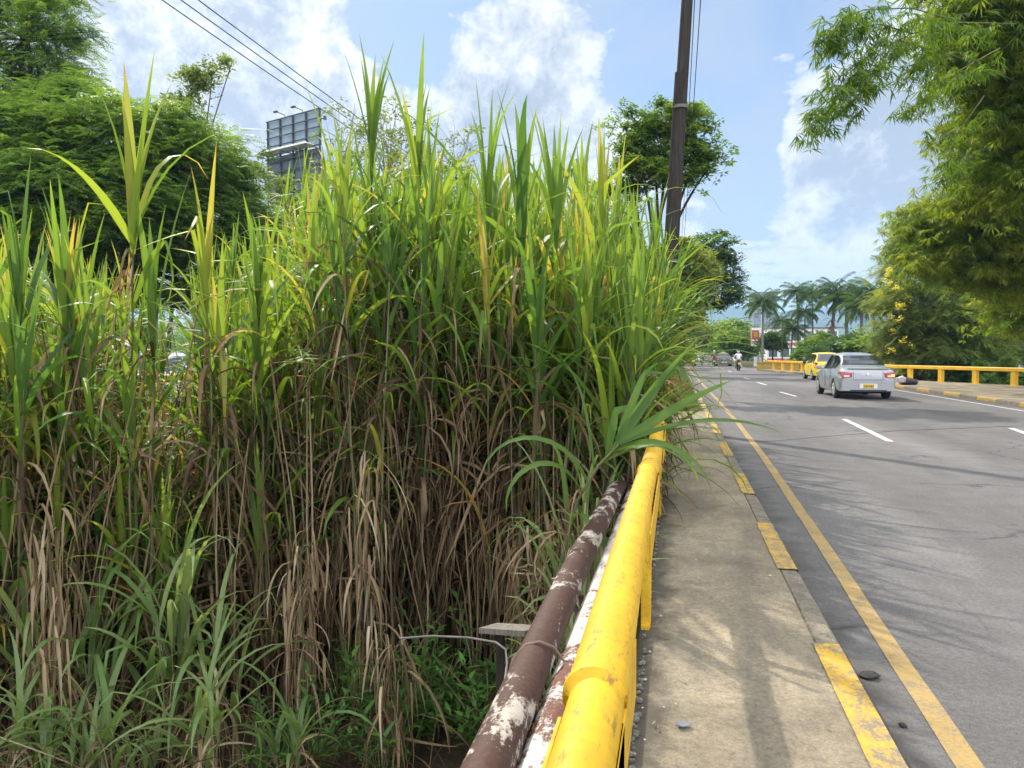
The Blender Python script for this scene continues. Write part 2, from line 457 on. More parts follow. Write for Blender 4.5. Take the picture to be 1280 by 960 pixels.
M['palm'] = leafmat('palm_frond', [(0, (.018, .044, .010)), (.5, (.054, .11, .02)), (1, (.15, .195, .035))], .42, .6, 1.5, .12, .15)
M['palm_g'] = leafmat('palm_frond_grey_green', [(0, (.016, .04, .010)), (.5, (.048, .105, .02)), (1, (.13, .19, .04))], .4, .6, 1.4, .12, .15)
M['petal'] = leafmat('yellow_blossom', [(0, (.72, .60, .04)), (1, (.88, .80, .14))], .35, .6, 1.1)
# ------------------------------------------------------------------ ground
def smooth(a, b, x):
    t = min(1, max(0, (x-a)/(b-a))); return t*t*(3-2*t)
WX = -.165          # outer edge of the left walkway
KX0, KX1 = .655, .775
def gz(x, y):
    """height of the natural ground: a creek bed between the two carriageways, roadside elsewhere"""
    z = -.06
    left = (1-smooth(WX-.42, WX-.06, x))*smooth(-10.6, -9.3, x)
    creek = left*(1-smooth(14.5, 20.5, y))
    bed = -1.55 - .18*mnoise.noise(Vector((x*.45, y*.45, 0))) + .05*mnoise.noise(Vector((x*2.3, y*2.3, 3)))
    bed += .25*smooth(-3.5, -8.5, x)
    z = z*(1-creek)+bed*creek
    if x < WX-.5 and y > 20: z += (.10+.06*mnoise.noise(Vector((x*.5, y*.5, 1))))*smooth(0, 1, (WX-.5-x))*smooth(-10.2, -9, x)
    rr = smooth(rail_x(y)+.6, rail_x(y)+3.5, x)
    z -= 1.1*rr*(1-smooth(60, 75, y))
    return z
RAIL = [(19.5, 20), (13.9, 34.7), (10.9, 41.8), (9.25, 57), (7.3, 66.5)]
def interp(pts, y, k):
    ys = [p[1] for p in pts]; xs = [p[0] for p in pts]
    return float(np.interp(y, ys, xs))
def rail_x(y): return interp(RAIL, y, 0)
KERB = [(9.35, -30), (9.3, 25), (9.15, 40), (8.7, 50), (8.25, 58), (6.75, 66.5)]
def kerb_x(y): return interp(KERB, y, 0)

xs = sorted(set([-6000, -3000, -1500, -800, -400, -200, -120, -80, -60, -45, -35, -28, -24, -21] +
     [round(-21+i*.7, 3) for i in range(0, 15)] + [round(-10.8+.33*i, 3) for i in range(31)] + [WX-.42, WX-.3, WX-.2, WX-.1, WX+.05, .3] +
     [1, 4, 7, 9, 10, 11, 12, 13, 14, 15, 16, 17, 18, 19, 20, 21, 22, 24, 27, 30, 35, 45, 60, 90, 150, 300, 600, 1500, 3000, 6000]))
ys = sorted(set([-200, -60, -20, -10] + [round(-6+.4*i, 3) for i in range(70)] + [22+1.5*i for i in range(40)] + [85, 95, 110, 140, 200, 300, 500, 900, 1600, 3000, 6000, 9000]))
V = [(x, y, gz(x, y)) for y in ys for x in xs]; nx = len(xs)
Fq = [(j*nx+i, j*nx+i+1, (j+1)*nx+i+1, (j+1)*nx+i) for j in range(len(ys)-1) for i in range(nx-1)]
g = mesh_np('ground', V, Fq, M['soil'], smooth=True); tag(g, kind='structure')

def strip(name, left, right, z, mat, zthick=0, kind='structure'):
    """surface between two polylines of equal length"""
    mb = MB(); n = len(left)
    vs = [(x, y, z) for x, y in left]+[(x, y, z) for x, y in right]
    fs = [(i, n+i, n+i+1, i+1) for i in range(n-1)]
    if zthick:
        vs += [(x, y, z-zthick) for x, y in left]+[(x, y, z-zthick) for x, y in right]
        for i in range(n-1):
            fs += [(i, i+1, 2*n+i+1, 2*n+i), (n+i, 3*n+i, 3*n+i+1, n+i+1)]
        fs += [(0, 2*n, 3*n, n), (n-1, 2*n-1, 4*n-1, 3*n-1)]
    mb.add(vs, fs)
    o = mb.build(name, mat)
    if kind: tag(o, kind=kind)
    return o
# road: left edge along the kerb, right edge under the far pavement and narrowing behind it
YS = [-30, -10, 0, 10, 20, 30, 40, 50, 58, 66.5, 80, 120, 200, 340]
strip('road', [(KX1-.05, y) for y in YS], [(kerb_x(y)+.06 if y < 66 else 6.9-.0*y, y) for y in YS], 0, M['asphalt'], .25)
strip('road_beyond_median', [(-20.5, y) for y in YS], [(-10.3, y) for y in YS], .0, M['asphalt'], .25)
strip('side_street', [(6.9, y) for y in (66.6, 75, 79.5)], [(60, y) for y in (66.6, 75, 79.5)], -.008, M['asphalt'], .2)

# left walkway on the bridge edge
def walkway():
    nx_, ny_ = 14, 120
    y0, y1 = -8., 18.4
    V = []; 
    for j in range(ny_+1):
        y = y0+(y1-y0)*j/ny_
        for i in range(nx_+1):
            u = i/nx_; x = WX+(KX0-WX)*u
            if i == 0: x += .012*mnoise.noise(Vector((0, y*6, 0)))+.008*mnoise.noise(Vector((1, y*21, 0)))
            z = .12+.006*mnoise.noise(Vector((x*2.5, y*1.2, 0)))
            if i == 0: z -= .012
            if i in (0, nx_): pass
            V.append((x, y, z))
    n = nx_+1
    Fq = [(j*n+i, j*n+i+1, (j+1)*n+i+1, (j+1)*n+i) for j in range(ny_) for i in range(nx_)]
    b = len(V)
    # side faces down into the deck
    for j in range(ny_+1):
        V.append((V[j*n][0]-.0, V[j*n][1], -.65))
    for j in range(ny_): Fq.append((j*n, (j+1)*n, b+j+1, b+j))
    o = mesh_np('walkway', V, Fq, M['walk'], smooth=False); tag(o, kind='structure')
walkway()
# kerb (real step), then a line of worn yellow blocks on it
def kerb_run(name, line, w, ztop, zbot, mat, n_per=1.0):
    mb = MB(); rings = []
    for (x, y) in line:
        dz = .006*mnoise.noise(Vector((x, y*1.7, 2)))
        rings.append([(x, y, zbot), (x, y, ztop+dz-.012), (x+.012, y, ztop+dz), (x+w-.02, y, ztop+dz), (x+w, y, ztop+dz-.02), (x+w+.012, y, zbot)])
    mb.loft(rings); o = mb.build(name, mat); tag(o, kind='structure'); return o
kerb_run('kerb', [(KX0+.001, -8+.4*i) for i in range(140)], KX1-KX0, .118, -.2, M['kerb'])
mb = MB()
y = .35-2.74*3
k = 0
marks = [(-3.2, -1.9), (-.1, .9), (2.42, 3.78), (5.05, 6.4), (7.7, 9.0), (10.5, 12.2), (13.4, 15.2), (16.6, 18.2), (19.6, 21.2), (22.6, 24.2)]
for (a, b_) in marks:
    n = 12
    for i in range(n):
        ya, yb = a+(b_-a)*i/n, a+(b_-a)*(i+1)/n
        j0 = .006*mnoise.noise(Vector((0, ya*9, 5))); j1 = .006*mnoise.noise(Vector((0, yb*9, 5)))
        za = .126; zb = .126
        mb.add([(KX0-.012+j0, ya, za), (KX1-.012+j0, ya, za), (KX1-.012+j1, yb, zb), (KX0-.012+j1, yb, zb)], [(0, 1, 2, 3)])
        mb.add([(KX1-.012+j0, ya, za), (KX1+.006, ya, .07), (KX1+.006, yb, .07), (KX1-.012+j1, yb, zb)], [(0, 1, 2, 3)])
tag(mb.build('kerb_paint', M['kerb_yellow']), kind='structure')

def line_from_px(pts): return [ground(px, py).xy for px, py in pts]
def paint_line(name, pts, w, mat, z=.004, sub=10):
    mb = MB(); n = 0; q = []
    for a, b_ in zip(pts[:-1], pts[1:]):
        for i in range(sub): q.append(Vector(a).lerp(Vector(b_), i/sub))
    q.append(Vector(pts[-1]))
    L_, R_ = [], []
    for i, p in enumerate(q):
        d = (q[min(i+1, len(q)-1)]-q[max(0, i-1)]).normalized(); s = Vector((d.y, -d.x))
        j = .008*mnoise.noise(Vector((p.x*3, p.y*3, 0)))
        L_.append((p.x-s.x*(w/2+j), p.y-s.y*(w/2+j), z)); R_.append((p.x+s.x*(w/2-j), p.y+s.y*(w/2-j), z))
    n = len(q)
    mb.add(L_+R_, [(i, n+i, n+i+1, i+1) for i in range(n-1)])
    return mb
edge = [(1.0, -6), (1.02, 0), (1.05, 3), (1.16, 7.5), (1.25, 12), (1.29, 17), (1.29, 24), (1.24, 34), (1.17, 50), (1.15, 120)]
tag(paint_line('edge_line', edge, .10, M['line_yellow']).build('road_edge_line', M['line_yellow']), kind='structure')
mb = MB()
for (a, b_) in (((1113, 552), (1055, 524)), ((995, 495.5), (975, 490)), ((958, 481.3), (947, 478)), ((937, 474), (930, 472)), ((1310, 552), (1264, 535.5)),):
    pa, pb = ground(*a).xy, ground(*b_).xy
    q = paint_line('d', [pa, pb], .12, None, .004, 8); mb.add(q.v, q.f)
for yy in (62, 72, 82, 95, 110):
    q = paint_line('d', [(4.2, yy), (4.2, yy+3)], .12, None, .004, 2); mb.add(q.v, q.f)
tag(mb.build('lane_dashes', M['line_white']), kind='structure')
rl = [(8.75, -10), (8.75, 12)]+[(kerb_x(yy)-.55, yy) for yy in (22, 30, 38)]+[(kerb_x(yy)-.45, yy) for yy in (46, 54)]
tag(paint_line('r', rl, .10, None).build('right_edge_line', M['line_white']), kind='structure')

# tar seam sealed across both lanes
sp = [tuple(ground(px, py).xy) for px, py in ((884, 547), (960, 552), (1040, 545), (1130, 538), (1290, 532))]
tag(paint_line('s', sp, .035, None, .003, 12).build('tar_seam', M['blackpl']), kind='structure')
sp = [tuple(ground(px, py).xy) for px, py in ((905, 492), (960, 497), (1010, 502), (1060, 503))]
tag(paint_line('s', sp, .05, None, .003, 10).build('tar_seam', M['blackpl']), kind='structure')
# right-hand pavement, its kerb and the painted blocks
yy = [-30]+[0+2*i for i in range(34)]
line = [(kerb_x(y_), y_) for y_ in yy]
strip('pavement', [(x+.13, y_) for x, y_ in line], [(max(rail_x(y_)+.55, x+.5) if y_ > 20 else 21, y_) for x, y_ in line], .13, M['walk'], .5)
mbk = MB(); mbk.loft([[(x, y_, -.2), (x, y_, .10), (x+.015, y_, .128), (x+.14, y_, .128), (x+.14, y_, -.2)] for x, y_ in line])
tag(mbk.build('pavement_kerb', M['kerb']), kind='structure')
mb = MB(); y_ = 10.0
while y_ < 64:
    n = 4
    for i in range(n):
        a, b_ = y_+1.5*i/n, y_+1.5*(i+1)/n
        xa, xb = kerb_x(a), kerb_x(b_)
        mb.add([(xa-.004, a, .02), (xa-.004, a, .104), (xb-.004, b_, .104), (xb-.004, b_, .02)], [(0, 1, 2, 3)])
        mb.add([(xa-.004, a, .104), (xa+.013, a, .133), (xb+.013, b_, .133), (xb-.004, b_, .104)], [(0, 1, 2, 3)])
        mb.add([(xa+.013, a, .133), (xa+.20, a, .134), (xb+.20, b_, .134), (xb+.013, b_, .133)], [(0, 1, 2, 3)])
    y_ += 3.0
tag(mb.build('pavement_kerb_paint', M['kerb_yellow']), kind='structure')

# ------------------------------------------------------------------ far hills and haze
def hills():
    nx_, ny_ = 70, 14; V = []
    for j in range(ny_+1):
        for i in range(nx_+1):
            az = R(-75+150*i/nx_); rr = 2300+1500*j/ny_
            x, y = math.sin(az)*rr, math.cos(az)*rr
            u = j/ny_
            h = (math.sin(min(1, u*1.25)*math.pi*.62))*(150+70*mnoise.noise(Vector((az*4, 0, 0)))+60*mnoise.noise(Vector((az*11, u*2, 0)))+25*mnoise.noise(Vector((az*37, u*6, 0))))
            V.append((x, y, -3+max(0, h)))
    n = nx_+1
    Fq = [(j*n+i, j*n+i+1, (j+1)*n+i+1, (j+1)*n+i) for j in range(ny_) for i in range(nx_)]
    o = mesh_np('hills', V, Fq, M['hill'], smooth=True); tag(o, kind='structure')
hills()
HAZE = 1
if HAZE:
    mb = MB(); mb.box((0, 3800, 159), (12100, 10400, 326))
    m = bpy.data.materials.new('haze_air'); m.use_nodes = True; t = m.node_tree
    for n_ in list(t.nodes):
        if n_.type == 'BSDF_PRINCIPLED': t.nodes.remove(n_)
    v = t.nodes.new('ShaderNodeVolumePrincipled')
    v.inputs['Color'].default_value = (.42, .66, 1.0, 1); v.inputs['Density'].default_value = .00030; v.inputs['Anisotropy'].default_value = .2
    t.links.new(v.outputs[0], t.nodes['Material Output'].inputs['Volume'])
    tag(mb.build('haze', m), kind='stuff')

# ------------------------------------------------------------------ yellow pipe railing on the bridge edge
RX, RZ, RR = -.14, .87, .052
def railing():
    root = empty('pipe_railing', (RX, 0, 0), 0, 'long yellow painted pipe railing running along the bridge edge beside the walkway', 'railing')
    joints = [-1.15, 1.36, 4.02, 6.6, 9.2, 11.8, 14.4]
    ends = [-2.5]+joints+[15.7]
    for a, b_ in zip(ends[:-1], ends[1:]):
        mb = MB(); n = 14; pts = []
        sag = .012*math.sin(a*3.1)
        for i in range(n+1):
            u = i/n; pts.append((.006*math.sin(a*2+u*3), a+(b_-a)*u, RZ-.01*math.sin(u*math.pi)+.004*math.sin(a)))
        pts = pts+[(pts[-1][0], b_+.05, pts[-1][2])]
        mb.tube(pts, [RR+.0055-.0075*i/n for i in range(n+2)], 28); mb.build('pipe', M['yellow'], root, 40)
    for k, a in enumerate(joints):
        mb = MB()
        z = RZ+.002
        pr = [(a-.003, RR-.006), (a-.003, RR+.0075), (a+.010, RR+.0085), (a+.014, RR+.005)]
        mb.tube([(0.0, y_, z) for y_, r in pr], [r for y_, r in pr], 28)
        mb.build('collar', M['yellow'], root, 25)
    for a in joints[:-1]:
        # folded post: two thin flanges each side of the pipe with a web down to the deck
        mid = a+1.9
        mb = MB(); mb.box((RR+.003, mid+.2, RZ-.075), (.006, 1.5, .13), None, .002); mb.build('side_plate', M['yellow'], root)
        mb = MB(); mb.box((0, a+2.52, (RZ-.05+.02)/2), (.05, .07, RZ-.07), None, .006); mb.box((-.0, a+2.52, .125), (.04, .16, .02)); mb.build('post', M['yellow'], root)
    mb = MB(); mb.box((RR+.003, .25, RZ-.06), (.006, 2.1, .10)); mb.build('side_plate', M['yellow'], root)
    mb = MB(); mb.box((-RR-.003, .25, RZ-.06), (.006, 2.1, .10)); mb.build('side_plate', M['yellow'], root)
railing()
# rough mortar lip with loose crumbs beneath the railing
mb = MB()
for i in range(420):
    y_ = .6+11*rng.random()**1.6; x = WX+.016+.022*rng.random(); s = .004+.012*rng.random()**2
    mb.ball((x, y_, .122+.004), (s, s*(.8+rng.random()*.6), s*.7), 5, 3)
tag(mb.build('crumbling_mortar', M['edge']), kind='stuff')

# service pipes slung outside the bridge
def service_pipe(name, label, x, z, r, mat, y0, y1, bends):
    root = empty(name, (x, 0, 0), 0, label, 'pipe')
    mb = MB(); n = 60
    pts = [(.012*math.sin(i*.21+bends), y0+(y1-y0)*i/n, z+.01*math.sin(i*.33+bends)) for i in range(n+1)]
    mb.tube(pts, r, 28); mb.build('pipe_wall', mat, root, 40)
    for y_ in (0.2, 3.4, 6.6, 9.8):
        mb = MB(); arm = (WX-.006)-x; zz = .06-z
        mb.tube([(-r-.02, y_, z+.02), (-r-.014, y_, z-r*.7), (0, y_, z-r-.012), (arm*.6, y_, .0), (arm, y_, -.05)], .012, 6)
        mb.build('bracket', M['rustwire'], root)
    return root
service_pipe('maroon_pipe', 'maroon pipe with flaking pale paint, outermost of the pipes slung beside the bridge', -.455, .45, .064, M['maroon'], -2.5, 13, 0)
service_pipe('white_pipe', 'white rust blotched pipe lying between the yellow railing and the maroon pipe', -.335, .38, .06, M['whiterust'], -2.5, 13, 1.3)
# wire tie round the two pipes
mb = MB()
q0 = [(-.56, 2.34, .28), (-.545, 2.42, .40), (-.526, 2.47, .475), (-.49, 2.49, .512), (-.445, 2.5, .522), (-.40, 2.52, .500), (-.365, 2.53, .450), (-.33, 2.54, .447), (-.285, 2.54, .425), (-.268, 2.55, .37), (-.28, 2.55, .30)]
mb.tube(q0, .005, 6)
tag(mb.build('wire_tie', M['rustwire'], None, 40), 'rusty wire tie looped over the maroon pipe and the white pipe', 'wire')
# plank and bent rod reaching out of the creek side
a = P(610, 785, 3.3); b_ = P(668, 789, 3.05)
mb = MB(); d = (b_-a).normalized(); sd = d.cross(Vector((0, 0, 1))).normalized()*.05; u = Vector((0, 0, .012))
mb.loft([[a-sd-u, a+sd-u, a+sd+u, a-sd+u], [b_-sd-u, b_+sd-u, b_+sd+u, b_-sd+u]])
# a post carries the plank down to the bed
e = Vector((a.x+.06, a.y-.02, gz(a.x, a.y)))
tag(mb.build('plank', M['plankwood']), 'short weathered plank end poking out beside the maroon pipe', 'plank')
mb = MB(); mb.tube([e-Vector((0, 0, .1)), (a.x+.06, a.y-.02, a.z-.012)], .02, 8)
tag(mb.build('stake', M['bark_dark']), 'dark wooden stake propping the weathered plank end', 'stake')
pts = [P(500, 798, 3.5), P(540, 795, 3.35), P(585, 797, 3.2), P(620, 803, 3.05), P(632, 812, 3.0), P(634, 830, 2.95), P(631, 850, 2.85)]
pts += [Vector((pts[-1].x+.02, pts[-1].y, -1.0))]
mb = MB(); mb.tube(pts, .0045, 7)
tag(mb.build('bent_rod', M['greywire'], None, 40), 'thin grey bent rod sticking out over the dark creek plants', 'rod')

# debris on the walkway
def chip(name, px, py, s, mat, label, z=.126, group=None, flat=.5):
    p = ground(px, py, z); bm = bmesh.new(); bmesh.ops.create_icosphere(bm, subdivisions=2, radius=1)
    sd = rng.random()*99
    for v in bm.verts:
        k = 1+.45*mnoise.noise(v.co*1.3+Vector((sd, 0, 0)))
        v.co = Vector((v.co.x*s*k, v.co.y*s*k*.8, (v.co.z+.55)*s*flat*k))
    me = bpy.data.meshes.new(name); bm.to_mesh(me); bm.free()
    o = link_mesh(name, me, mat); o.location = p; o.rotation_euler = (0, 0, rng.random()*6)
    return tag(o, label, 'debris', group)
for px, py in ((806, 850), (803, 885), (812, 815), (830, 884), (845, 880), (806, 925), (797, 770), (806, 742), (815, 690), (870, 700), (962, 720), (826, 770), (850, 660), (884, 620)):
    chip('concrete_crumb', px, py, rng.uniform(.004, .010), M['chip'], 'small pale concrete crumb lying loose on the worn walkway', group='loose crumbs on the walkway')
# thin plastic flake
p = ground(855, 906, .128); mb = MB()
out = [(-.03, -.012), (-.012, -.024), (.016, -.018), (.03, -.002), (.018, .014), (.004, .012), (-.014, .024), (-.028, .012)]
mb.prism([(x, y_, .002+.25*abs(x)*.4) for x, y_ in out], (0, 0, 0), (0, 0, .003))
o = mb.build('plastic_flake', M['flake']); o.location = p; o.rotation_euler = (0, 0, .3); tag(o, 'flat dark grey plastic flake lying on the sunny walkway', 'debris')
chip('dark_lump', 1086, 846, .045, M['lump'], 'dark crumpled lump in the gutter beside the nearest yellow kerb block', .004, flat=.35)
chip('dark_scrap', 1128, 907, .018, M['lump'], 'tiny dark scrap in the gutter by the yellow edge line', .004, flat=.4)
# dry leaf litter along the foot of the railing
mb = MB()
for i in range(70):
    y_ = rng.uniform(1.2, 9); x = rng.uniform(-.15, -.02) if i % 4 else rng.uniform(-.1, .6); a = rng.random()*6.28; s = rng.uniform(.008, .022)
    c, s_ = math.cos(a), math.sin(a)
    q = [(-s, 0, .003), (0, -s*.3, .0), (s, 0, .006*rng.random()), (0, s*.3, .002)]
    mb.add([(x+c*u-s_*w, y_+s_*u+c*w, .131+z) for u, w, z in q], [(0, 1, 2, 3)])
tag(mb.build('leaf_litter', M['rustwire'], None), kind='stuff')

# ------------------------------------------------------------------ right guard rail and the rail across the creek
def guard_rail():
    root = empty('guard_rail', (0, 0, 0), 0, 'yellow steel guard rail with square posts along the far pavement under the trees', 'guard rail')
    line = [(x, y_) for x, y_ in RAIL]; pts = []
    for a, b_ in zip(line[:-1], line[1:]):
        d = math.dist(a, b_); n = max(1, int(round(d/.5)))
        for i in range(n): pts.append(Vector((a[0]+(b_[0]-a[0])*i/n, a[1]+(b_[1]-a[1])*i/n, 0)))
    pts.append(Vector((*line[-1], 0)))
    rings = []
    for i, p in enumerate(pts):
        d = (pts[min(i+1, len(pts)-1)]-pts[max(0, i-1)]).normalized(); s = Vector((d.y, -d.x, 0))
        rings.append([p+s*w+Vector((0, 0, z)) for w, z in ((-.07, .72), (-.085, .74), (-.085, .86), (-.07, .885), (.07, .885), (.085, .86), (.085, .74), (.07, .72))])
    mb = MB(); mb.loft(rings); mb.build('beam', M['yellow2'], root, 30)
    i = 0
    while i < len(pts)-1:
        p = pts[i]; d = (pts[i+1]-p).normalized(); a = math.atan2(d.y, d.x)
        mb = MB(); mb.box((p.x, p.y, .43), (.14, .24, .6), (0, 0, a-math.pi/2)); mb.box((p.x, p.y, .145), (.22, .32, .03), (0, 0, a-math.pi/2))
        mb.build('post', M['yellow2'], root); i += 4
guard_rail()
def creek_rail():
    root = empty('pipe_railing', (-9.75, 0, 0), 0, 'yellow pipe rail glimpsed across the creek through the tall grass', 'railing')
    mb = MB(); mb.tube([(0, -6+i*3., 1.0) for i in range(9)], .085, 16); mb.build('pipe', M['yellow2'], root, 40)
    for i in range(8):
        mb = MB(); mb.box((0, -5+i*3., .46), (.12, .18, .92)); mb.build('post', M['yellow2'], root)
creek_rail()
mb = MB(); mb.box((-9.8, 6, -.25), (1.0, 30, .6)); tag(mb.build('deck_edge', M['kerb']), kind='structure')
# low ochre wall ends the right guard rail
mb = MB(); p = Vector((7.0, 67.4, 0)); mb.box((8.4, 67.5, .33), (3.4, .5, .66), (0, 0, R(-8)), .03); mb.box((8.4, 67.5, .70), (3.6, .62, .08), (0, 0, R(-8)))
tag(mb.build('low_wall', M['ochre']), 'low ochre plastered wall at the end of the right guard rail', 'wall')
for px in (948, 956):
    p = ground(px, 458.5)
    mb = MB(); mb.box((0, 0, .5), (.32, .32, 1.0), None, .02); mb.box((0, 0, 1.03), (.38, .38, .08), None, .02); mb.box((0, 0, .04), (.4, .4, .09))
    o = mb.build('bollard', M['paintwhite']); o.location = (p.x, p.y+3, 0)
    tag(o, 'white square bollard beside the low ochre wall, ' + ('nearer the street sign' if px == 948 else 'nearer the row of palms'), 'bollard', 'white bollards by the low wall')
# bag heap on the right pavement
p = ground(1131, 481, .13)
r_ = empty('rubbish_bag', (p.x, p.y, .13), .5, 'black rubbish bag with pale rag dumped on the far pavement by the silver car', 'bag')
def blob(mb, c, r, seed, nu=14, nv=9, amp=.25):
    b0 = len(mb.v); mb.ball((0, 0, 0), 1, nu, nv)
    for i in range(b0, len(mb.v)):
        v = Vector(mb.v[i]); k = 1+amp*mnoise.noise(v*1.6+Vector((seed, 0, 0)))+amp*.4*mnoise.noise(v*5+Vector((seed, 1, 0)))
        v = Vector((v.x*r[0]*k, v.y*r[1]*k, v.z*r[2]*k)); mb.v[i] = tuple(v+Vector(c))
mb = MB(); blob(mb, (.12, 0, .14), (.40, .3, .17), 1); blob(mb, (.42, .05, .12), (.25, .22, .14), 2); mb.build('bag', M['tarp'], r_, 60)
mb = MB(); blob(mb, (-.18, .02, .22), (.22, .2, .15), 3, amp=.4); mb.build('rag', M['rag'], r_, 60)

# ------------------------------------------------------------------ pole with cables
def pole():
    root = empty('utility_pole', (-.27, 15.45, -.1), 0, 'dark weathered utility pole leaning at the road edge with side conduit', 'pole')
    mb = MB(); n = 12; pts = [(.5*(i/n)**1.1*1.06, 0, 10.6*i/n) for i in range(n+1)]
    mb.tube(pts, [.150-.05*i/n for i in range(n+1)], 14); mb.build('shaft', M['pole'], root, 40)
    mb = MB(); mb.tube([(pts[i][0]-.150+.05*i/n, -.05, pts[i][2]) for i in range(0, 9)], .028, 8); mb.build('conduit', M['pole'], root, 40)
    for z in (6.4, 3.4):
        mb = MB(); x = .53*(z/10.6)**1.1; mb.tube([(x, 0, z-.03), (x, 0, z+.03)], .150-.05*z/10.6+.03, 14); mb.build('band', M['greywire'], root, 40)
    mb = MB(); mb.box((.55, 0, 10.1), (1.9, .09, .11)); mb.build('crossarm', M['pole'], root)
    for x in (-.2, .45, 1.25):
        mb = MB(); mb.tube([(x, 0, 10.15), (x, 0, 10.22), (x, 0, 10.3), (x, 0, 10.34)], [.03, .05, .05, .03], 8); mb.build('insulator', M['greywire'], root, 40)
    return root
pole()
def cable(name, pts, r, label):
    mb = MB(); mb.tube(pts, r, 5); return tag(mb.build(name, M['wire'], None, 60), label, 'cable')
for k, (x, z) in enumerate(((.33, 9.4), (.42, 8.7))):
    cable('power_cable', [(x, -20+4*i, z-.35*math.sin(max(0, min(1, (-20+4*i+20)/35.5))*math.pi)) for i in range(9)]+[(x, 15.5, z)]+[(x-.1*i*.1, 15.5+6*i, z-.5*math.sin(i/8*math.pi)-.02*i) for i in range(1, 9)], .011,
          ('upper' if k == 0 else 'lower')+' cable of the pair passing just right of the dark utility pole')
# three lines over the far carriageway
for k, (px, lab) in enumerate(((193, 'leftmost'), (217, 'middle'), (239, 'rightmost'))):
    a = P(px, 0, 15.5)
    cable('overhead_line', [(a.x-.06*(yy-a.y)*0, yy, a.z+1.0-.9*math.sin(min(1, max(0, (yy+25)/85))*math.pi)) for yy in range(-25, 62, 4)], .013,
          lab+' of the three overhead lines crossing the sky towards the billboard')
for yy in (61,):
    root = empty('utility_pole', (-9.2, yy, 0), 0, 'slim grey pole carrying the three overhead lines beyond the creek trees', 'pole')
    mb = MB(); mb.tube([(0, 0, -.3), (0, 0, 10)], [.16, .1], 10); mb.build('shaft', M['bark_grey'], root, 40)
    mb = MB(); mb.box((0, 0, 9.3), (2.6, .1, .1)); mb.build('crossarm', M['steel'], root)
# ------------------------------------------------------------------ tall grass
class LB:
    """collects leaf blades with a tint per vertex"""
    def __init__(s): s.V = []; s.F = []; s.T = []; s.n = 0
    def blade(s, base, az, el, droop, Ln, w, tint, r, n=7, fold=.22, power=1.35, twist=0.0, curl=0.0, roll=0.0):
        p = Vector(base); V = []; T = []
        kt = r.uniform(.35, .75) if (n >= 6 and w > .024 and r.random() < .16) else 2; kd = R(r.uniform(50, 115))
        seg = Ln/n; tw = 0
        for i in range(n+1):
            t = i/n
            e = el-droop*t**power-(kd if t > kt else 0); a = az+curl*t*t
            d = Vector((math.cos(e)*math.cos(a), math.cos(e)*math.sin(a), math.sin(e)))
            side = Vector((-math.sin(a), math.cos(a), 0))
            up = side.cross(d)*-1
            tw = roll+twist*t
            sd = side*math.cos(tw)+up*math.sin(tw); upn = up*math.cos(tw)-side*math.sin(tw)
            ww = w*.5*min(1, .5+2.6*t)*max(0.0, 1-t**2.4)+.0006
            V += [p-sd*ww+upn*(fold*ww), p, p+sd*ww+upn*(fold*ww)]
            tt = min(1, tint+.22*max(0, t-.72)/.28*(r.random()<.5))
            T += [tt, tt+.05, tt]
            p = p+d*seg
        b = s.n
        for i in range(n):
            a0 = b+3*i
            s.F += [(a0, a0+1, a0+4, a0+3), (a0+1, a0+2, a0+5, a0+4)]
        s.V += V; s.T += T; s.n += len(V)
    def tube(s, path, r0, r1, tint, n=6):
        mb = MB(); k = len(path)
        mb.tube(path, [r0+(r1-r0)*i/(k-1) for i in range(k)], n, caps=False)
        s.F += [tuple(s.n+i for i in f) for f in mb.f]; s.V += [Vector(v) for v in mb.v]
        s.T += [min(1, max(0, tint+.25*((i//n) % 2)-.1)) for i in range(len(mb.v))]; s.n += len(mb.v)
    def build(s, name, mat, parent, kind=None):
        if not s.V: return None
        o = mesh_np(name, [tuple(v) for v in s.V], s.F, mat, parent, s.T, smooth=True)
        if kind: o['kind'] = kind
        return o

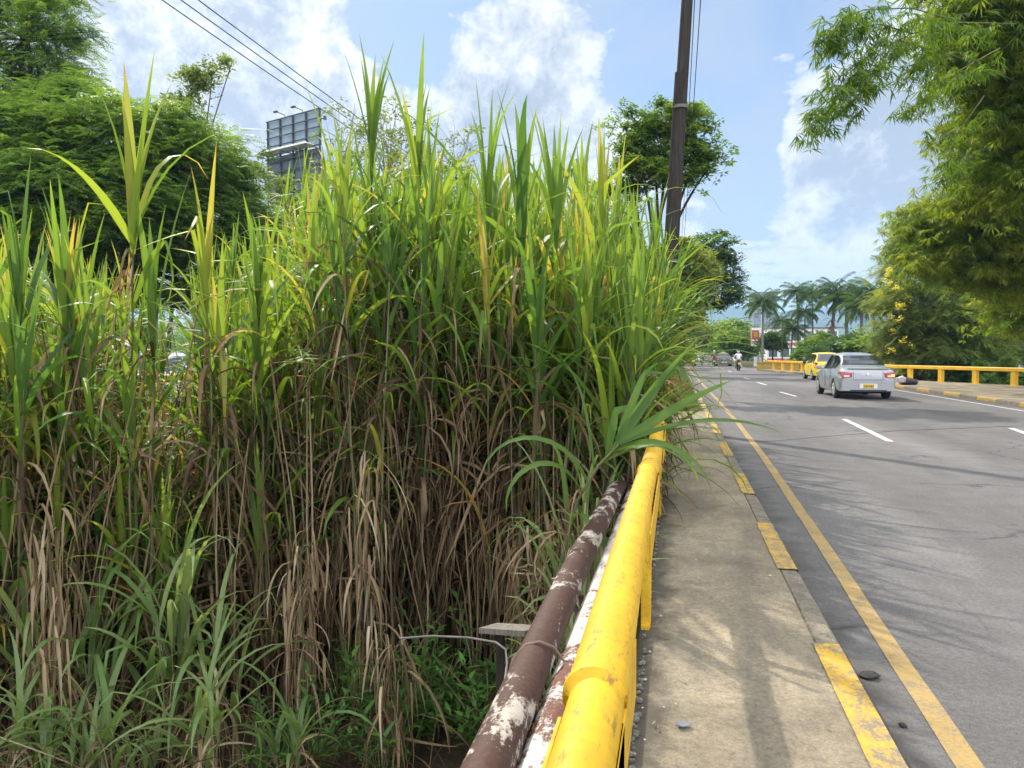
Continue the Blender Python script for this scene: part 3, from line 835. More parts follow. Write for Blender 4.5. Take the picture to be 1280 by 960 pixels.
def add_cane(g, dry, st, base, H, lean, laz, r, crown=1.0, dead=1.0, leafL=1.0, wide=1.0, upright=4, low=.6, tone=None):
    n = 9; path = []; p = Vector(base)
    hd = Vector((math.cos(laz), math.sin(laz), 0))
    for i in range(n+1):
        t = i/n; e = lean*(.35+1.1*t)
        path.append(p.copy()); p = p+(hd*math.sin(e)+Vector((0, 0, 1))*math.cos(e))*(H/n)+Vector((r.uniform(-.012, .012), r.uniform(-.012, .012), 0))
    st.tube(path, .013*wide, .007, r.uniform(.1, .7))
    def at(u):
        u = min(.9999, max(0, u))*n; i = int(u); return path[i].lerp(path[i+1], u-i)
    a0 = r.random()*6.28
    tb = r.uniform(.35, .72) if tone is None else tone
    # the tight spear of new leaves
    for k in range(upright):
        u = .93+.07*k/max(1, upright); a = a0+k*2.6+r.uniform(-.5, .5)
        g.blade(at(u), a, R(r.uniform(78, 89)), R(r.uniform(2, 22)), leafL*r.uniform(.75, 1.2), wide*r.uniform(.042, .066), tb+r.uniform(-.1, .18), r, 6, .3, 1.6)
    # arching leaves below it
    for k in range(int(5*crown+.5)):
        u = r.uniform(.78, .97); a = a0+k*2.4+r.uniform(-.5, .5)
        g.blade(at(u), a, R(r.uniform(42, 78)), R(r.uniform(45, 150)), leafL*r.uniform(.85, 1.45), wide*r.uniform(.034, .060), tb+r.uniform(-.3, .15), r, 8, .2, r.uniform(1.2, 2.2), r.uniform(-.6, .6), r.uniform(-.4, .4))
    for k in range(int((2 if low > .5 else 5)*crown+.5)):
        u = r.uniform(low, .86); a = r.random()*6.28
        g.blade(at(u), a, R(r.uniform(50, 78)), R(r.uniform(60, 160)), leafL*r.uniform(.7, 1.2), wide*r.uniform(.026, .044), r.uniform(.1, .6) if r.random() < .72 else r.uniform(.8, 1), r, 8, .2, r.uniform(1.1, 2), r.uniform(-.8, .8), r.uniform(-.6, .6))
    # dry skirt
    for k in range(int(23*dead+.5)):
        u = .24+.70*r.random()**.75; a = r.random()*6.28
        if r.random() < .7:
            dry.blade(at(u), a, R(r.uniform(0, 62)), R(r.uniform(88, 150)), r.uniform(.5, 1.0), r.uniform(.016, .038), min(1, max(0, r.gauss(.36, .24))), r, 6, .5, r.uniform(.35, .7), r.uniform(-2.5, 2.5), r.uniform(-.7, .7))
        else:
            dry.blade(at(u), a, R(r.uniform(-84, -66)), R(r.uniform(-6, 10)), r.uniform(.5, 1.1), r.uniform(.016, .034), min(1, max(0, r.gauss(.3, .2))), r, 5, .6, 1, r.uniform(-3, 3), r.uniform(-.3, .3))

def make_clump(H, seed, nc=6, spread=.32, dead=1.0, crown=1.0, leafL=1.0, low=.6):
    r = random.Random(seed); g, d, s = LB(), LB(), LB()
    for i in range(nc):
        a = r.random()*6.28; rad = spread*math.sqrt(r.random())
        h = H*(1 if i == 0 else r.uniform(.68, .98))
        add_cane(g, d, s, (math.cos(a)*rad, math.sin(a)*rad, -.05), h, R(r.uniform(0, 10)), a+r.uniform(-.6, .6), r, crown, dead, leafL, 1.0, 4, low)
    return g, d, s
HEIGHTS = [1.3, 1.9, 2.6, 3.1, 3.6, 4.1, 4.6, 5.2]
PROTO = {}
def clump_root(name, bld, label, cat, group, lm='grass'):
    g, d, s = bld
    root = empty(name, (0, 0, 0), 0, label, cat, group)
    s.build('stems', M['cane'], root, 'stuff'); g.build('leaves', M[lm], root, 'stuff'); d.build('dry_leaves', M['dry'], root, 'stuff')
    return root
GL = 'tall green grass clump with spear tips and hanging dry brown skirts, in the dense stand filling the creek'
first = {}
def place_clump(H, x, y, z, rz, sc, px=500):
    i = min(range(len(HEIGHTS)), key=lambda k: abs(HEIGHTS[k]-H)); green = rng.random() < (.8 if px < 300 else .15 if px < 640 else .5); v = rng.randrange(2)+(2 if green else 0)
    if (i, v) not in first:
        o = clump_root('tall_grass', make_clump(HEIGHTS[i], 100+i*10+v, 6+v % 2, .30+.04*v, .55 if green else 1.3, 1.0, 1.0, .28 if green else .54), GL, 'grass', 'tall grass clumps in the creek')
        first[(i, v)] = o
    else:
        o = copy_tree(first[(i, v)])
    o.location = (x, y, z); o.rotation_euler = (0, 0, rz); k = H/HEIGHTS[i]*sc; k = min(1.12, max(.88, k)); o.scale = (k, k, k)
    return o
TOPS = [(-300, 250), (-100, 245), (0, 238), (60, 268), (110, 262), (165, 235), (210, 215), (262, 245), (330, 262), (365, 262), (400, 222), (432, 190), (460, 135), (500, 165), (525, 135), (570, 195), (620, 158), (660, 158), (720, 172), (765, 190), (790, 235), (805, 290), (822, 350), (840, 400), (900, 420)]
def top_z(px, d):
    py = np.interp(px, [p[0] for p in TOPS], [p[1] for p in TOPS])
    return 1.5+(441-py)/F*d
def front(px):
    return float(np.interp(px, [-300, 100, 250, 400, 620, 700, 860], [5.6, 5.7, 6.1, 6.5, 6.4, 6.2, 6.2]))
cnt = 0
GAP = (168, 258)
def try_clump(x, y, fr):
    global cnt
    px, py, d = proj((x, y, 1.5))
    if d < front(px)+.12 or px < -230 or px > 850: return
    if x > -.72 and y < 16: x = -.72-rng.random()*.15
    z = gz(x, y)
    H = (top_z(px, d)-z)*(rng.uniform(.76, 1.03) if fr else rng.uniform(.80, 1.02))-(.92 if px < 290 else 1.08 if px < 420 else .84)
    if fr and rng.random() < (.42 if px < 330 else .2): H *= rng.uniform(.42, .68)
    if GAP[0] < px < GAP[1]:
        if d > 6.6 or rng.random() < .45: return
        H = rng.uniform(.9, 1.5)
    if px < 380 and d > 7.5 and rng.random() < .45: return
    place_clump(max(1.2 if GAP[0] < px < GAP[1] else 1.7, H), x, y, z, rng.random()*6.28, 1.0, px); cnt += 1
# front ranks close together, the rest thinner behind
fx = -230
while fx < 842:
    for k in range(2):
        d = front(fx)+.3+k*.55+rng.uniform(-.2, .25)
        p = P(fx+rng.uniform(-14, 14), 441, d)
        try_clump(p.x, p.y, True)
    fx += 37
for i in range(16):
    for j in range(12):
        x = -9.3+i*.58+rng.uniform(-.22, .22); y = 6.6+j*.74+rng.uniform(-.28, .28)
        d = proj((x, y, 1.5))[2]; px = proj((x, y, 1.5))[0]
        if d > front(px)+1.35: try_clump(x, y, False)
# right flank along the railing
for y, xo in [(y_, 0) for y_ in (6.6, 7.2, 7.8, 8.4, 9.0, 9.6, 10.2, 10.8, 11.5, 12.5, 13.4, 14.2)]+[(7.1, .5), (8.1, .5), (9.2, .5), (10.3, .5), (11.4, .5), (12.6, .5)]:
    x = -.80-xo-rng.random()*.2; z = gz(x, y); px, py, d = proj((x, y, 1.5))
    place_clump(max(2.2, (top_z(px, d)-z)*rng.uniform(.86, 1.0)*(1 if y < 8.6 else .86)-.9), x, y, z, rng.random()*6.28, 1, 700)

# taller single canes standing clear of the stand, each with its own look
def hero(px, pytop, d, label, seed, leafL=1.2, upright=7, wide=1.25, crown=.7, dead=1.2, lean=1.0, twin=0, az=None, tone=None):
    p = P(px, 441, d); z = gz(p.x, p.y); r = random.Random(seed); g, dr, s = LB(), LB(), LB()
    H = 1.5+(441-pytop)/F*d-z-.72*leafL
    add_cane(g, dr, s, (0, 0, -.05), H, R(lean), r.random()*6.28 if az is None else az, r, crown, dead, leafL, wide, upright, .6, tone)
    for k in range(twin):
        add_cane(g, dr, s, (r.uniform(-.2, .2), r.uniform(-.2, .2), -.05), H*r.uniform(.75, .9), R(3), r.random()*6.28, r, crown, dead, leafL, wide, 4)
    o = clump_root('grass_cane', (g, dr, s), label, 'grass', None); o.location = (p.x, p.y, z)
    return o
hero(163, 118, 5.9, 'broad bright spear of grass rising alone in front of the left trees', 1, 1.25, 9, 1.5, .8, 1.3, .6, 1, tone=.66)
hero(460, 62, 7.2, 'tallest grass cane, its thin spear reaching highest into the sky', 2, 1.25, 7, 1.2, .6, 1, .6)
hero(522, 98, 7.0, 'twin headed tall grass cane just right of the tallest one', 3, 1.1, 7, 1.3, .7, 1.2, .8, 1)
hero(425, 205, 6.6, 'yellow green grass cane in front of the billboard side', 4, 1.0, 6, 1.2, .8, 1, 1)
hero(612, 140, 6.9, 'slim tall cane at the left end of the tall right-hand block of grass', 5, 1.1, 6, 1.2, .7, 1.4, .6)
hero(648, 148, 6.6, 'broad leaved bright cane at the middle of the tall right-hand block of grass', 6, 1.2, 7, 1.6, .8, 1.0, .7)
hero(700, 165, 6.9, 'dark green cane right of the broad leaved bright cane', 7, 1.1, 7, 1.3, .8, 1.0, .7)
hero(750, 175, 7.4, 'green cane beside the crown of the tree behind the pole', 8, 1.1, 7, 1.3, .8, .9, .8)
hero(268, 240, 6.2, 'bright green upright cane left of the billboard in front of the dark trees', 9, 1.0, 7, 1.3, .8, 1, .8, 1, tone=.66)
hero(330, 262, 6.4, 'light green upright cane directly below the billboard catwalk', 10, 1.0, 6, 1.2, .8, 1, .8, 1, tone=.62)
hero(28, 245, 5.8, 'yellowish upright cane at the far left of the stand', 11, 1.0, 6, 1.3, .8, 1, .8, 1)
hero(95, 268, 5.9, 'yellow green cane between the far left cane and the broad spear', 12, .9, 6, 1.2, .9, 1, .8, 1)

# canes bowing out over the railing half way along it
for k, (x, y, H, lab) in enumerate(((-.66, 8.1, 3.5, 'nearest of the canes bowing out over the railing, above the leaning shoot'), (-.62, 9.0, 3.7, 'second cane bowing out over the railing, its blades hanging above the walkway'), (-.6, 9.9, 3.8, 'third cane bowing out over the railing, close to the pole'), (-.6, 11.0, 3.7, 'farthest cane bowing out over the railing, right below the pole'))):
    r = random.Random(60+k); g, dr, s = LB(), LB(), LB()
    for j in range(5): add_cane(g, dr, s, (r.uniform(-.18, .15), r.uniform(-.2, .2), -.05), H*r.uniform(.85, 1), R(r.uniform(4, 11)), r.uniform(-.9, .6), r, 2.2, .9, 1.05, .95, 4, .5, .45)
    o = clump_root('grass_cane', (g, dr, s), lab, 'grass', None); o.location = (x, y, gz(x, y))
# broad shoot leaning out over the yellow railing
def leaning_shoot():
    r = random.Random(5); g, dr, s = LB(), LB(), LB()
    b0 = P(690, 745, 4.9); b1 = P(705, 690, 4.75); b2 = P(722, 625, 4.6); b3 = P(748, 582, 4.45); b4 = P(775, 555, 4.3)
    root_z = gz(b0.x-.25, b0.y)
    o = Vector((b0.x-.25, b0.y, root_z))
    path = [Vector((0, 0, -.05)), (b0-o)*.5+Vector((-.05, 0, 0)), b0-o, b1-o, b2-o, b3-o, b4-o]
    s.tube(path, .013, .008, .75, 7)
    def lf(u, px, py, dd, Ln, el, droop, w, tint, power=1.5, curl=0, twist=0, roll=0):
        i = int(u); q = path[i].lerp(path[min(i+1, 6)], u-i)
        tgt = P(px, py, dd)-o; a = math.atan2(tgt.y-q.y, tgt.x-q.x)
        g.blade(q, a, R(el), R(droop), Ln*1.15, w, tint, r, 10, .18, power, twist, curl, roll)
    lf(5.9, 838, 462, 4.3, .66, 58, 12, .050, .36, roll=1.15); lf(6, 870, 505, 4.2, .62, 36, 14, .062, .40, roll=1.2); lf(5.8, 800, 470, 4.4, .60, 66, 10, .048, .34, roll=1.0)
    lf(5.7, 815, 470, 4.3, .64, 60, 16, .055, .4, roll=1.3); lf(6, 890, 520, 4.1, .78, 24, 50, .040, .34, roll=.7); lf(5.4, 780, 460, 4.5, .6, 72, 16, .05, .36, roll=.9)
    lf(5.2, 840, 610, 4.1, .66, 34, 120, .044, .46, 1.6, roll=.8); lf(5.0, 850, 620, 4.1, .74, 30, 118, .044, .42, 1.8, roll=.6)
    lf(4.2, 655, 690, 4.4, .66, 60, 170, .052, .46, 1.2, roll=-.6); lf(4.5, 665, 600, 4.5, .74, 62, 150, .05, .42, 1.3, roll=-.6)
    lf(4.8, 700, 520, 4.8, .75, 78, 70, .04, .35, 2, roll=.5)
    lf(3.6, 745, 700, 4.3, .45, 45, 160, .044, .5, 1.0); lf(3, 650, 760, 4.7, .6, 55, 150, .03, .4, 1.2)
    lf(5.6, 850, 560, 3.9, .62, 20, 70, .03, .35, 1.5)
    for k in range(14):
        i = r.uniform(1.2, 4.2); q = path[int(i)].lerp(path[int(i)+1], i-int(i))
        dr.blade(q, r.uniform(1.5, 4.7), R(r.uniform(-10, 45)), R(r.uniform(95, 140)), r.uniform(.35, .65), r.uniform(.014, .03), r.uniform(.3, .85), r, 6, .5, .6, r.uniform(-2, 2))
    root = clump_root('grass_shoot', (g, dr, s), 'broad leaved green shoot leaning out over the yellow pipe railing', 'grass', None); root.location = o
leaning_shoot()

# lower tufts with soft arching blades at the foot of the stand
def make_tuft(h, seed, n=34, w=.036):
    r = random.Random(seed); g, d, s = LB(), LB(), LB()
    for c in range(5):
        a = r.random()*6.28; q = Vector((math.cos(a)*.14*r.random(), math.sin(a)*.14*r.random(), 0))
        hh = h*r.uniform(.3, .62); tip = q+Vector((r.uniform(-.1, .1), r.uniform(-.1, .1), hh))
        s.tube([q, q.lerp(tip, .5)+Vector((r.uniform(-.03, .03), 0, 0)), tip], .008, .004, .8, 5)
        for k in range(n//5):
            u = r.uniform(.35, 1); a = r.random()*6.28
            g.blade(q.lerp(tip, u), a, R(r.uniform(40, 82)), R(r.uniform(45, 150)), h*r.uniform(.38, .78), w*r.uniform(.8, 1.5), r.uniform(.42, .8), r, 8, .2, r.uniform(1.2, 2), r.uniform(-.6, .6), r.uniform(-.5, .5))
        for k in range(7):
            d.blade(q.lerp(tip, r.uniform(.15, .8)), r.random()*6.28, R(r.uniform(-10, 50)), R(r.uniform(90, 140)), r.uniform(.25, .6), r.uniform(.01, .025), r.uniform(.3, .9), r, 6, .5, .6, r.uniform(-2, 2))
    return g, d, s
TL = 'low young grass tuft with soft arching blades at the foot of the tall grass'
tufts = []
spots = [(60, 900, 1.0), (125, 850, 1.2), (15, 880, 1.2), (170, 930, .9), (205, 780, 1.7), (100, 950, .8), (250, 850, 1.2), (30, 960, .7), (350, 890, 1.0), (-40, 880, 1.3), (215, 655, 2), (262, 700, 2), (120, 700, 2), (20, 700, 2)]
for i, (px, py, h) in enumerate(spots):
    d = 5.0 if py > 840 else 5.5
    p = P(px, 441, d); z = gz(p.x, p.y)
    k = i % 4
    if len(tufts) <= k:
        o = clump_root('young_grass', make_tuft(1.25, 300+k, 22), TL, 'grass', 'young grass tufts at the water side', 'young'); tufts.append(o)
    else: o = copy_tree(tufts[k])
    tz = 1.5-(py-60-441)/F*d              # where the tuft's mid height should show
    h2 = max(.55, (tz-z)/1.25)
    o.location = (p.x, p.y, z); o.rotation_euler = (0, 0, rng.random()*6.28); o.scale = (min(h2, 1.15), min(h2, 1.15), h2)

# soft tufts that lap over the service pipes
for k, (x, y, zt, s) in enumerate(((-.58, 4.1, .52, .75), (-.52, 4.45, .7, .8), (-.62, 4.75, .75, .85), (-.46, 5.0, .8, .85), (-.62, 5.25, .85, .85), (-.55, 5.7, .75, .85), (-.6, 6.3, .95, .9), (-.52, 6.9, 1.0, .85), (-.72, 5.5, .9, 1.0), (-.5, 7.7, 1.0, .85), (-.5, 8.6, 1.0, .85))):
    o = copy_tree(tufts[k % 4]); o.location = (x, y, gz(x, y) if x < -.58 else -1.5); o.scale = (s, s, (zt-o.location.z)/1.2); o.rotation_euler = (0, 0, rng.random()*6.28)
    o['label'] = 'grass tuft lapping over the maroon pipe beside the yellow railing'; o['group'] = 'tufts over the service pipes'
# leafy weeds in the shade
def make_weed(seed):
    r = random.Random(seed); g, s = LB(), LB()
    for c in range(6):
        a = r.random()*6.28; tip = Vector((math.cos(a)*r.uniform(.1, .35), math.sin(a)*r.uniform(.1, .35), r.uniform(.25, .62)))
        s.tube([Vector((0, 0, -.03)), tip*.5+Vector((0, 0, .06)), tip], .006, .003, .4, 5)
        for k in range(16):
            u = .3+.7*k/15; q = tip*u
            g.blade(q, k*2.4, R(r.uniform(15, 50)), R(r.uniform(25, 60)), r.uniform(.06, .13)*(1.1-.3*u), r.uniform(.02, .034), r.uniform(.2, .9), r, 3, .15)
    root = empty('leafy_weed', (0, 0, 0), 0, 'small leafy green weed growing in the dark shade under the dry grass', 'weed', 'leafy weeds under the tall grass')
    s.build('stems', M['cane'], root); g.build('leaves', M['herb'], root, 'stuff')
    return root
weeds = [make_weed(k) for k in range(4)]
wspots = [(415, 930), (460, 890), (520, 800), (535, 850), (560, 760), (600, 800), (590, 900), (560, 940), (360, 950), (380, 900), (450, 800), (500, 740), (470, 960), (420, 860), (620, 850), (330, 900), (610, 760), (545, 900), (400, 960)]
for i, (px, py) in enumerate(wspots):
    o = weeds[i] if i < 4 else copy_tree(weeds[i % 4])
    d = rng.uniform(5.2, 6.2); p = P(px, 441, d); z = gz(p.x, p.y)
    want = 1.5-(py-441)/F*d-.25
    s = max(.85, min(1.6, (want-z)/.45+.6))
    o.location = (p.x, p.y, z); o.rotation_euler = (0, 0, rng.random()*6.28); o.scale = (s, s, s)

# fallen dry leaves and stalks between the clumps
r = random.Random(77); d = LB()
for i in range(1700):
    x = r.uniform(-8, -.6); y = r.uniform(3.2, 10); z = gz(x, y)+r.uniform(.0, .35)*r.random()
    if r.random() < .55: d.blade((x, y, z), r.random()*6.28, R(r.uniform(-8, 40)), R(r.uniform(10, 70)), r.uniform(.3, .9), r.uniform(.008, .022), min(1, max(0, r.gauss(.3, .25))), r, 5, .4, 1, r.uniform(-2, 2), r.uniform(-1, 1))
    else: d.blade((x, y, z), r.random()*6.28, R(r.uniform(50, 88)), R(r.uniform(10, 90)), r.uniform(.4, 1.3), r.uniform(.006, .014), min(1, max(0, r.gauss(.25, .2))), r, 6, .4, 1.5, r.uniform(-2, 2), r.uniform(-1, 1))
tag(d.build('dry_litter', M['dry'], None), kind='stuff')
# thin bare stalks leaning through the stand
r = random.Random(78); s = LB()
for i in range(900):
    px = r.uniform(-100, 820); dd = front(px)+r.uniform(-.3, 2.5); p = P(px, 441, dd); z = gz(p.x, p.y)
    if p.x > -.8 or GAP[0] < px < GAP[1]: continue
    h = r.uniform(1.4, 3.4); a = r.random()*6.28; l = r.uniform(.0, .28)*h
    e = Vector((p.x+math.cos(a)*l, p.y+math.sin(a)*l, z+h))
    if e.x > -.7: continue
    s.tube([Vector((p.x, p.y, z)), Vector((p.x, p.y, z)).lerp(e, .55)+Vector((r.uniform(-.06, .06), r.uniform(-.06, .06), .06)), e], r.uniform(.005, .013), .004, r.random()*.8, 5)
tag(s.build('bare_stalks', M['dry'], None), kind='stuff')
# pale collapsed bundle of dead grass
def bundle(px, py, d, label, seed, tone):
    r = random.Random(seed); b = LB(); p = P(px, py, d); z = gz(p.x, p.y); H = p.z-z
    s = LB(); s.tube([Vector((0, 0, -.05)), Vector((.02, 0, H*.5)), Vector((.0, 0, H*.94))], .012, .006, .3, 6)
    for k in range(80):
        u = r.uniform(.35, 1.0); el_ = r.uniform(-45, -15) if r.random() < .7 else r.uniform(-15, 70)
        b.blade((r.gauss(0, .07), r.gauss(0, .07), H*u), r.random()*6.28, R(-40+el_), R(el_+46+r.uniform(-6, 14)), r.uniform(.3, .75), r.uniform(.010, .028), min(1, max(0, r.gauss(tone, .2))), r, 8, .5, r.uniform(.25, .6), r.uniform(-2.5, 2.5), r.uniform(-.8, .8))
    root = empty('dead_grass', (p.x, p.y, z), 0, label, 'grass'); s.build('stem', M['cane'], root); b.build('dry_leaves', M['dry'], root, 'stuff')
bundle(490, 775, 5.3, 'pale whitish bundle of collapsed dead grass among the dark weeds', 1, .62)
bundle(455, 560, 5.9, 'large straw brown skirt of dead leaves hanging at the centre of the stand', 2, .62)
bundle(60, 625, 5.3, 'tan drooping mat of dead leaves at the far left of the stand', 3, .62)
bundle(375, 665, 5.7, 'small tan tassel of dead leaves left of the large brown skirt', 4, .6)
bundle(650, 640, 5.6, 'brown dead leaf skirt hanging just left of the leaning green shoot', 5, .5)
bundle(738, 628, 4.9, 'tan dead leaves spilling over the maroon pipe where it goes under the grass', 7, .7)
bundle(700, 640, 5.2, 'light brown dead leaves under the leaning green shoot', 6, .65)

# short grass of the verge beyond the bridge
r = random.Random(91); v = LB()
for i in range(9000):
    y = 18.2+38*r.random()**1.5; x = r.uniform(-2.6, .62) if y < 30 else r.uniform(-4, .68)
    if y < 21 and x > .1 and r.random() < .7: continue
    z = max(gz(x, y), -.06)
    v.blade((x, y, z), r.random()*6.28, R(r.uniform(50, 85)), R(r.uniform(20, 80)), r.uniform(.12, .34)*(1.3 if x < -.2 else .9), r.uniform(.008, .016)*(1+y/30), r.uniform(.2, .9), r, 3, .2)
tag(v.build('verge_grass', M['verge'], None), kind='stuff')
r = random.Random(92); v = LB()
for i in range(5000):
    y = r.uniform(15.5, 30); x = r.uniform(-9.4, -.4); z = gz(x, y)
    v.blade((x, y, z), r.random()*6.28, R(r.uniform(50, 85)), R(r.uniform(20, 80)), r.uniform(.3, .62), r.uniform(.014, .03), r.uniform(.2, .9), r, 4, .2)
tag(v.build('rough_grass', M['verge'], None), kind='stuff')
# ------------------------------------------------------------------ foliage stamping
def quad_leaf(base, d, side, L_, w, droop=.15):
    d = Vector(d).normalized(); side = Vector(side).normalized(); b = Vector(base); up = side.cross(d)
    return [b, b+d*L_*.45+side*w/2-Vector((0, 0, droop*.2*L_)), b+d*L_-Vector((0, 0, droop*L_)), b+d*L_*.45-side*w/2-Vector((0, 0, droop*.2*L_))]
def T_pinnate(n=7, Ln=.5, l=.16, w=.06, seed=0):
    r = random.Random(seed); V = []; 
    for i in range(n):
        u = (i+.6)/n; y = Ln*u; z = -.22*Ln*u*u
        for sgn in (-1, 1):
            d = Vector((sgn*(1-.35*u), .55+.3*u, r.uniform(-.35, .1))); s = Vector((r.uniform(-.3, .3), -sgn*.2, 1)).cross(d)
            V += quad_leaf((0, y, z), d, s, l*(1.1-.4*abs(u-.45)*2)*r.uniform(.85, 1.15), w)
    return np.array([tuple(v) for v in V], np.float32)
def T_broad(n=8, l=.22, w=.11, seed=0, droop=.25):
    r = random.Random(seed); V = []
    for i in range(n):
        a = i*2.4; el = r.uniform(-.3, .8); d = Vector((math.cos(a)*math.cos(el), math.sin(a)*math.cos(el), math.sin(el)))
        s = Vector((r.uniform(-.4, .4), r.uniform(-.4, .4), 1)).cross(d)
        V += quad_leaf((d*.04+Vector((0, 0, .02*i))), d, s, l*r.uniform(.7, 1.15), w*r.uniform(.8, 1.2), droop)
    return np.array([tuple(v) for v in V], np.float32)
def T_fan(n=7, l=.28, w=.036, seed=0):
    r = random.Random(seed); V = []
    for i in range(n):
        a = math.pi/2+(i/(n-1)-.5)*2.3+r.uniform(-.15, .15); el = r.uniform(-.75, .05)
        d = Vector((math.cos(a)*math.cos(el), math.sin(a)*math.cos(el), math.sin(el)))
        s = Vector((r.uniform(-.7, .7), r.uniform(-.7, .7), 1)).cross(d)
        V += quad_leaf((0, .02*i, 0), d, s, l*r.uniform(.65, 1.15), w, .22)
    return np.array([tuple(v) for v in V], np.float32)
def T_tuft(n=9, l=.3, w=.14, seed=0):
    r = random.Random(seed); V = []
    for i in range(n):
        d = Vector((r.gauss(0, 1), r.gauss(0, 1), r.gauss(.2, .7))).normalized(); s = Vector((r.gauss(0, 1), r.gauss(0, 1), r.gauss(0, 1))).cross(d)
        V += quad_leaf(d*r.uniform(.0, .25), d, s, l*r.uniform(.6, 1.2), w*r.uniform(.7, 1.2), .2)
    return np.array([tuple(v) for v in V], np.float32)
TPL = dict(pin=[T_pinnate(7, .55, .17, .055, k) for k in range(3)], pinfine=[T_pinnate(9, .42, .10, .03, k) for k in range(3)],
           broad=[T_broad(9, .24, .11, k) for k in range(3)], fan=[T_fan(7, .30, .034, k) for k in range(4)], tuft=[T_tuft(9, .3, .13, k) for k in range(3)],
           flower=[T_broad(7, .10, .08, k, .05) for k in range(2)])
def stamp(name, kind, pos, yaw, pitch, sc, tint, mat, parent, ltint=.08):
    pos = np.asarray(pos, np.float32); n = len(pos)
    if n == 0: return None
    Vs = []; Ts = []
    which = nrng.integers(0, len(TPL[kind]), n)
    for k, T in enumerate(TPL[kind]):
        m = which == k
        if not m.any(): continue
        y, p, s, c, tt = yaw[m], pitch[m], sc[m], pos[m], tint[m]
        cy, sy, cp, sp = np.cos(y), np.sin(y), np.cos(p), np.sin(p)
        x0, y0, z0 = T[:, 0][None], T[:, 1][None], T[:, 2][None]
        y1 = y0*cp[:, None]-z0*sp[:, None]; z1 = y0*sp[:, None]+z0*cp[:, None]
        X = (x0*cy[:, None]-y1*sy[:, None])*s[:, None]+c[:, 0:1]
        Y = (x0*sy[:, None]+y1*cy[:, None])*s[:, None]+c[:, 1:2]
        Z = z1*s[:, None]+c[:, 2:3]
        Vs.append(np.stack([X, Y, Z], -1).reshape(-1, 3))
        lt = nrng.normal(0, ltint, (m.sum(), len(T)//4)).repeat(4, 1)
        Ts.append((tt[:, None]+lt).reshape(-1))
    V = np.concatenate(Vs); T_ = np.clip(np.concatenate(Ts), 0, 1)
    return mesh_np(name, V, np.arange(len(V)).reshape(-1, 4), mat, parent, T_)

def crown_points(lobes, ncl, per, crad, flat=.5, hollow=.35, tv=.16, base_t=.5):
    """lobes: (center, radii). Returns sprig positions, tints, cluster centres"""
    w = np.array([l[1][0]*l[1][1]*l[1][2] for l in lobes])**.8; w = w/w.sum()
    P_, T_, C_, O_ = [], [], [], []
    for i in range(ncl):
        c, r = lobes[nrng.choice(len(lobes), p=w)]
        d = nrng.normal(size=3); d /= np.linalg.norm(d); u = hollow+(1-hollow)*nrng.random()**.5
        ctr = np.array(c)+d*u*np.array(r); C_.append(ctr)
        k = max(3, int(per*nrng.uniform(.5, 1.4))); rad = crad*nrng.uniform(.6, 1.3)
        q = nrng.normal(size=(k, 3))*np.array([rad, rad, rad*flat])*.6
        q[:, 2] -= .25*(q[:, 0]**2+q[:, 1]**2)/max(rad, .1)
        P_.append(ctr+q); T_.append(np.full(k, base_t+nrng.normal(0, tv))+nrng.normal(0, .06, k))
        out = np.array(ctr-np.array(c)); O_.append(np.tile(out, (k, 1)))
    return np.concatenate(P_), np.concatenate(T_), C_, np.concatenate(O_)

def limb_tube(mb, a, b_, r0, r1, bend, n=6):
    a = Vector(a); b_ = Vector(b_); pts = []
    mid = a.lerp(b_, .5)+Vector((rng.uniform(-1, 1), rng.uniform(-1, 1), rng.uniform(.1, 1)))*bend*(b_-a).length
    for i in range(n):
        t = i/(n-1); pts.append(a*(1-t)**2+mid*2*t*(1-t)+b_*t*t)
    mb.tube(pts, [r0+(r1-r0)*i/(n-1) for i in range(n)], 6)
def tree(name, label, base, fork_z, lobes, ncl, per, crad, kind, sc, mat, bark_, tr=.25, cat='tree', group=None, flat=.5, limbs=26, base_t=.5, tv=.16, hollow=.35, pitch=(-.5, .35), lean=(0, 0), build_crown='crown', steep=1.0):
    base = Vector(base)
    root = empty(name, base, 0, label, cat, group)
    lob = [(tuple(Vector(c)-base), r) for c, r in lobes]
    Pp, Tt, C, O = crown_points(lob, ncl, per, crad, flat, hollow, tv, base_t)
    mb = MB(); fk = Vector((lean[0], lean[1], fork_z))
    n = 7; pts = [fk*(i/n)+Vector((.04*math.sin(i*1.3), .04*math.cos(i*1.7), 0))*fork_z*.2 for i in range(n+1)]; pts[0].z = -.3
    mb.tube(pts, [tr*1.35]+[tr*(1.0-.35*i/n) for i in range(1, n+1)], 9)
    # main limbs to the lobes, branches to the clusters
    hubs = []
    for c, r in lob:
        h = Vector(c)-Vector((0, 0, r[2]*.35)); hubs.append(h)
        limb_tube(mb, fk*rng.uniform(.8, 1), h, tr*.5, tr*.2, .12, 7)
    for c in C[:limbs]:
        h = min(hubs, key=lambda q: (q-Vector(c)).length)
        limb_tube(mb, h, c, tr*.17, tr*.05, .1, 5)
    mb.build('trunk', bark_, root, 60)
    n = len(Pp)
    yaw = np.where(nrng.random(n) < .6, np.arctan2(-O[:, 0], O[:, 1])+nrng.normal(0, .8, n), nrng.random(n)*6.28)
    stamp(build_crown, kind, Pp, yaw, nrng.uniform(pitch[0], pitch[1], n), nrng.uniform(.7, 1.3, n)*sc, Tt, mat, root)['kind'] = 'stuff'
    return root
def lobe(px, py, d, rx, rz, ry=None):
    """crown lobe whose centre lies d metres along the view and that is rx by rz pixels wide and tall there"""
    k = d/F; return (tuple(P(px, py, d)), (rx*k, (ry if ry else rx*k), rz*k))
def foot(px, d, z=-.06):
    p = P(px, 441, d); return (p.x, p.y, z)

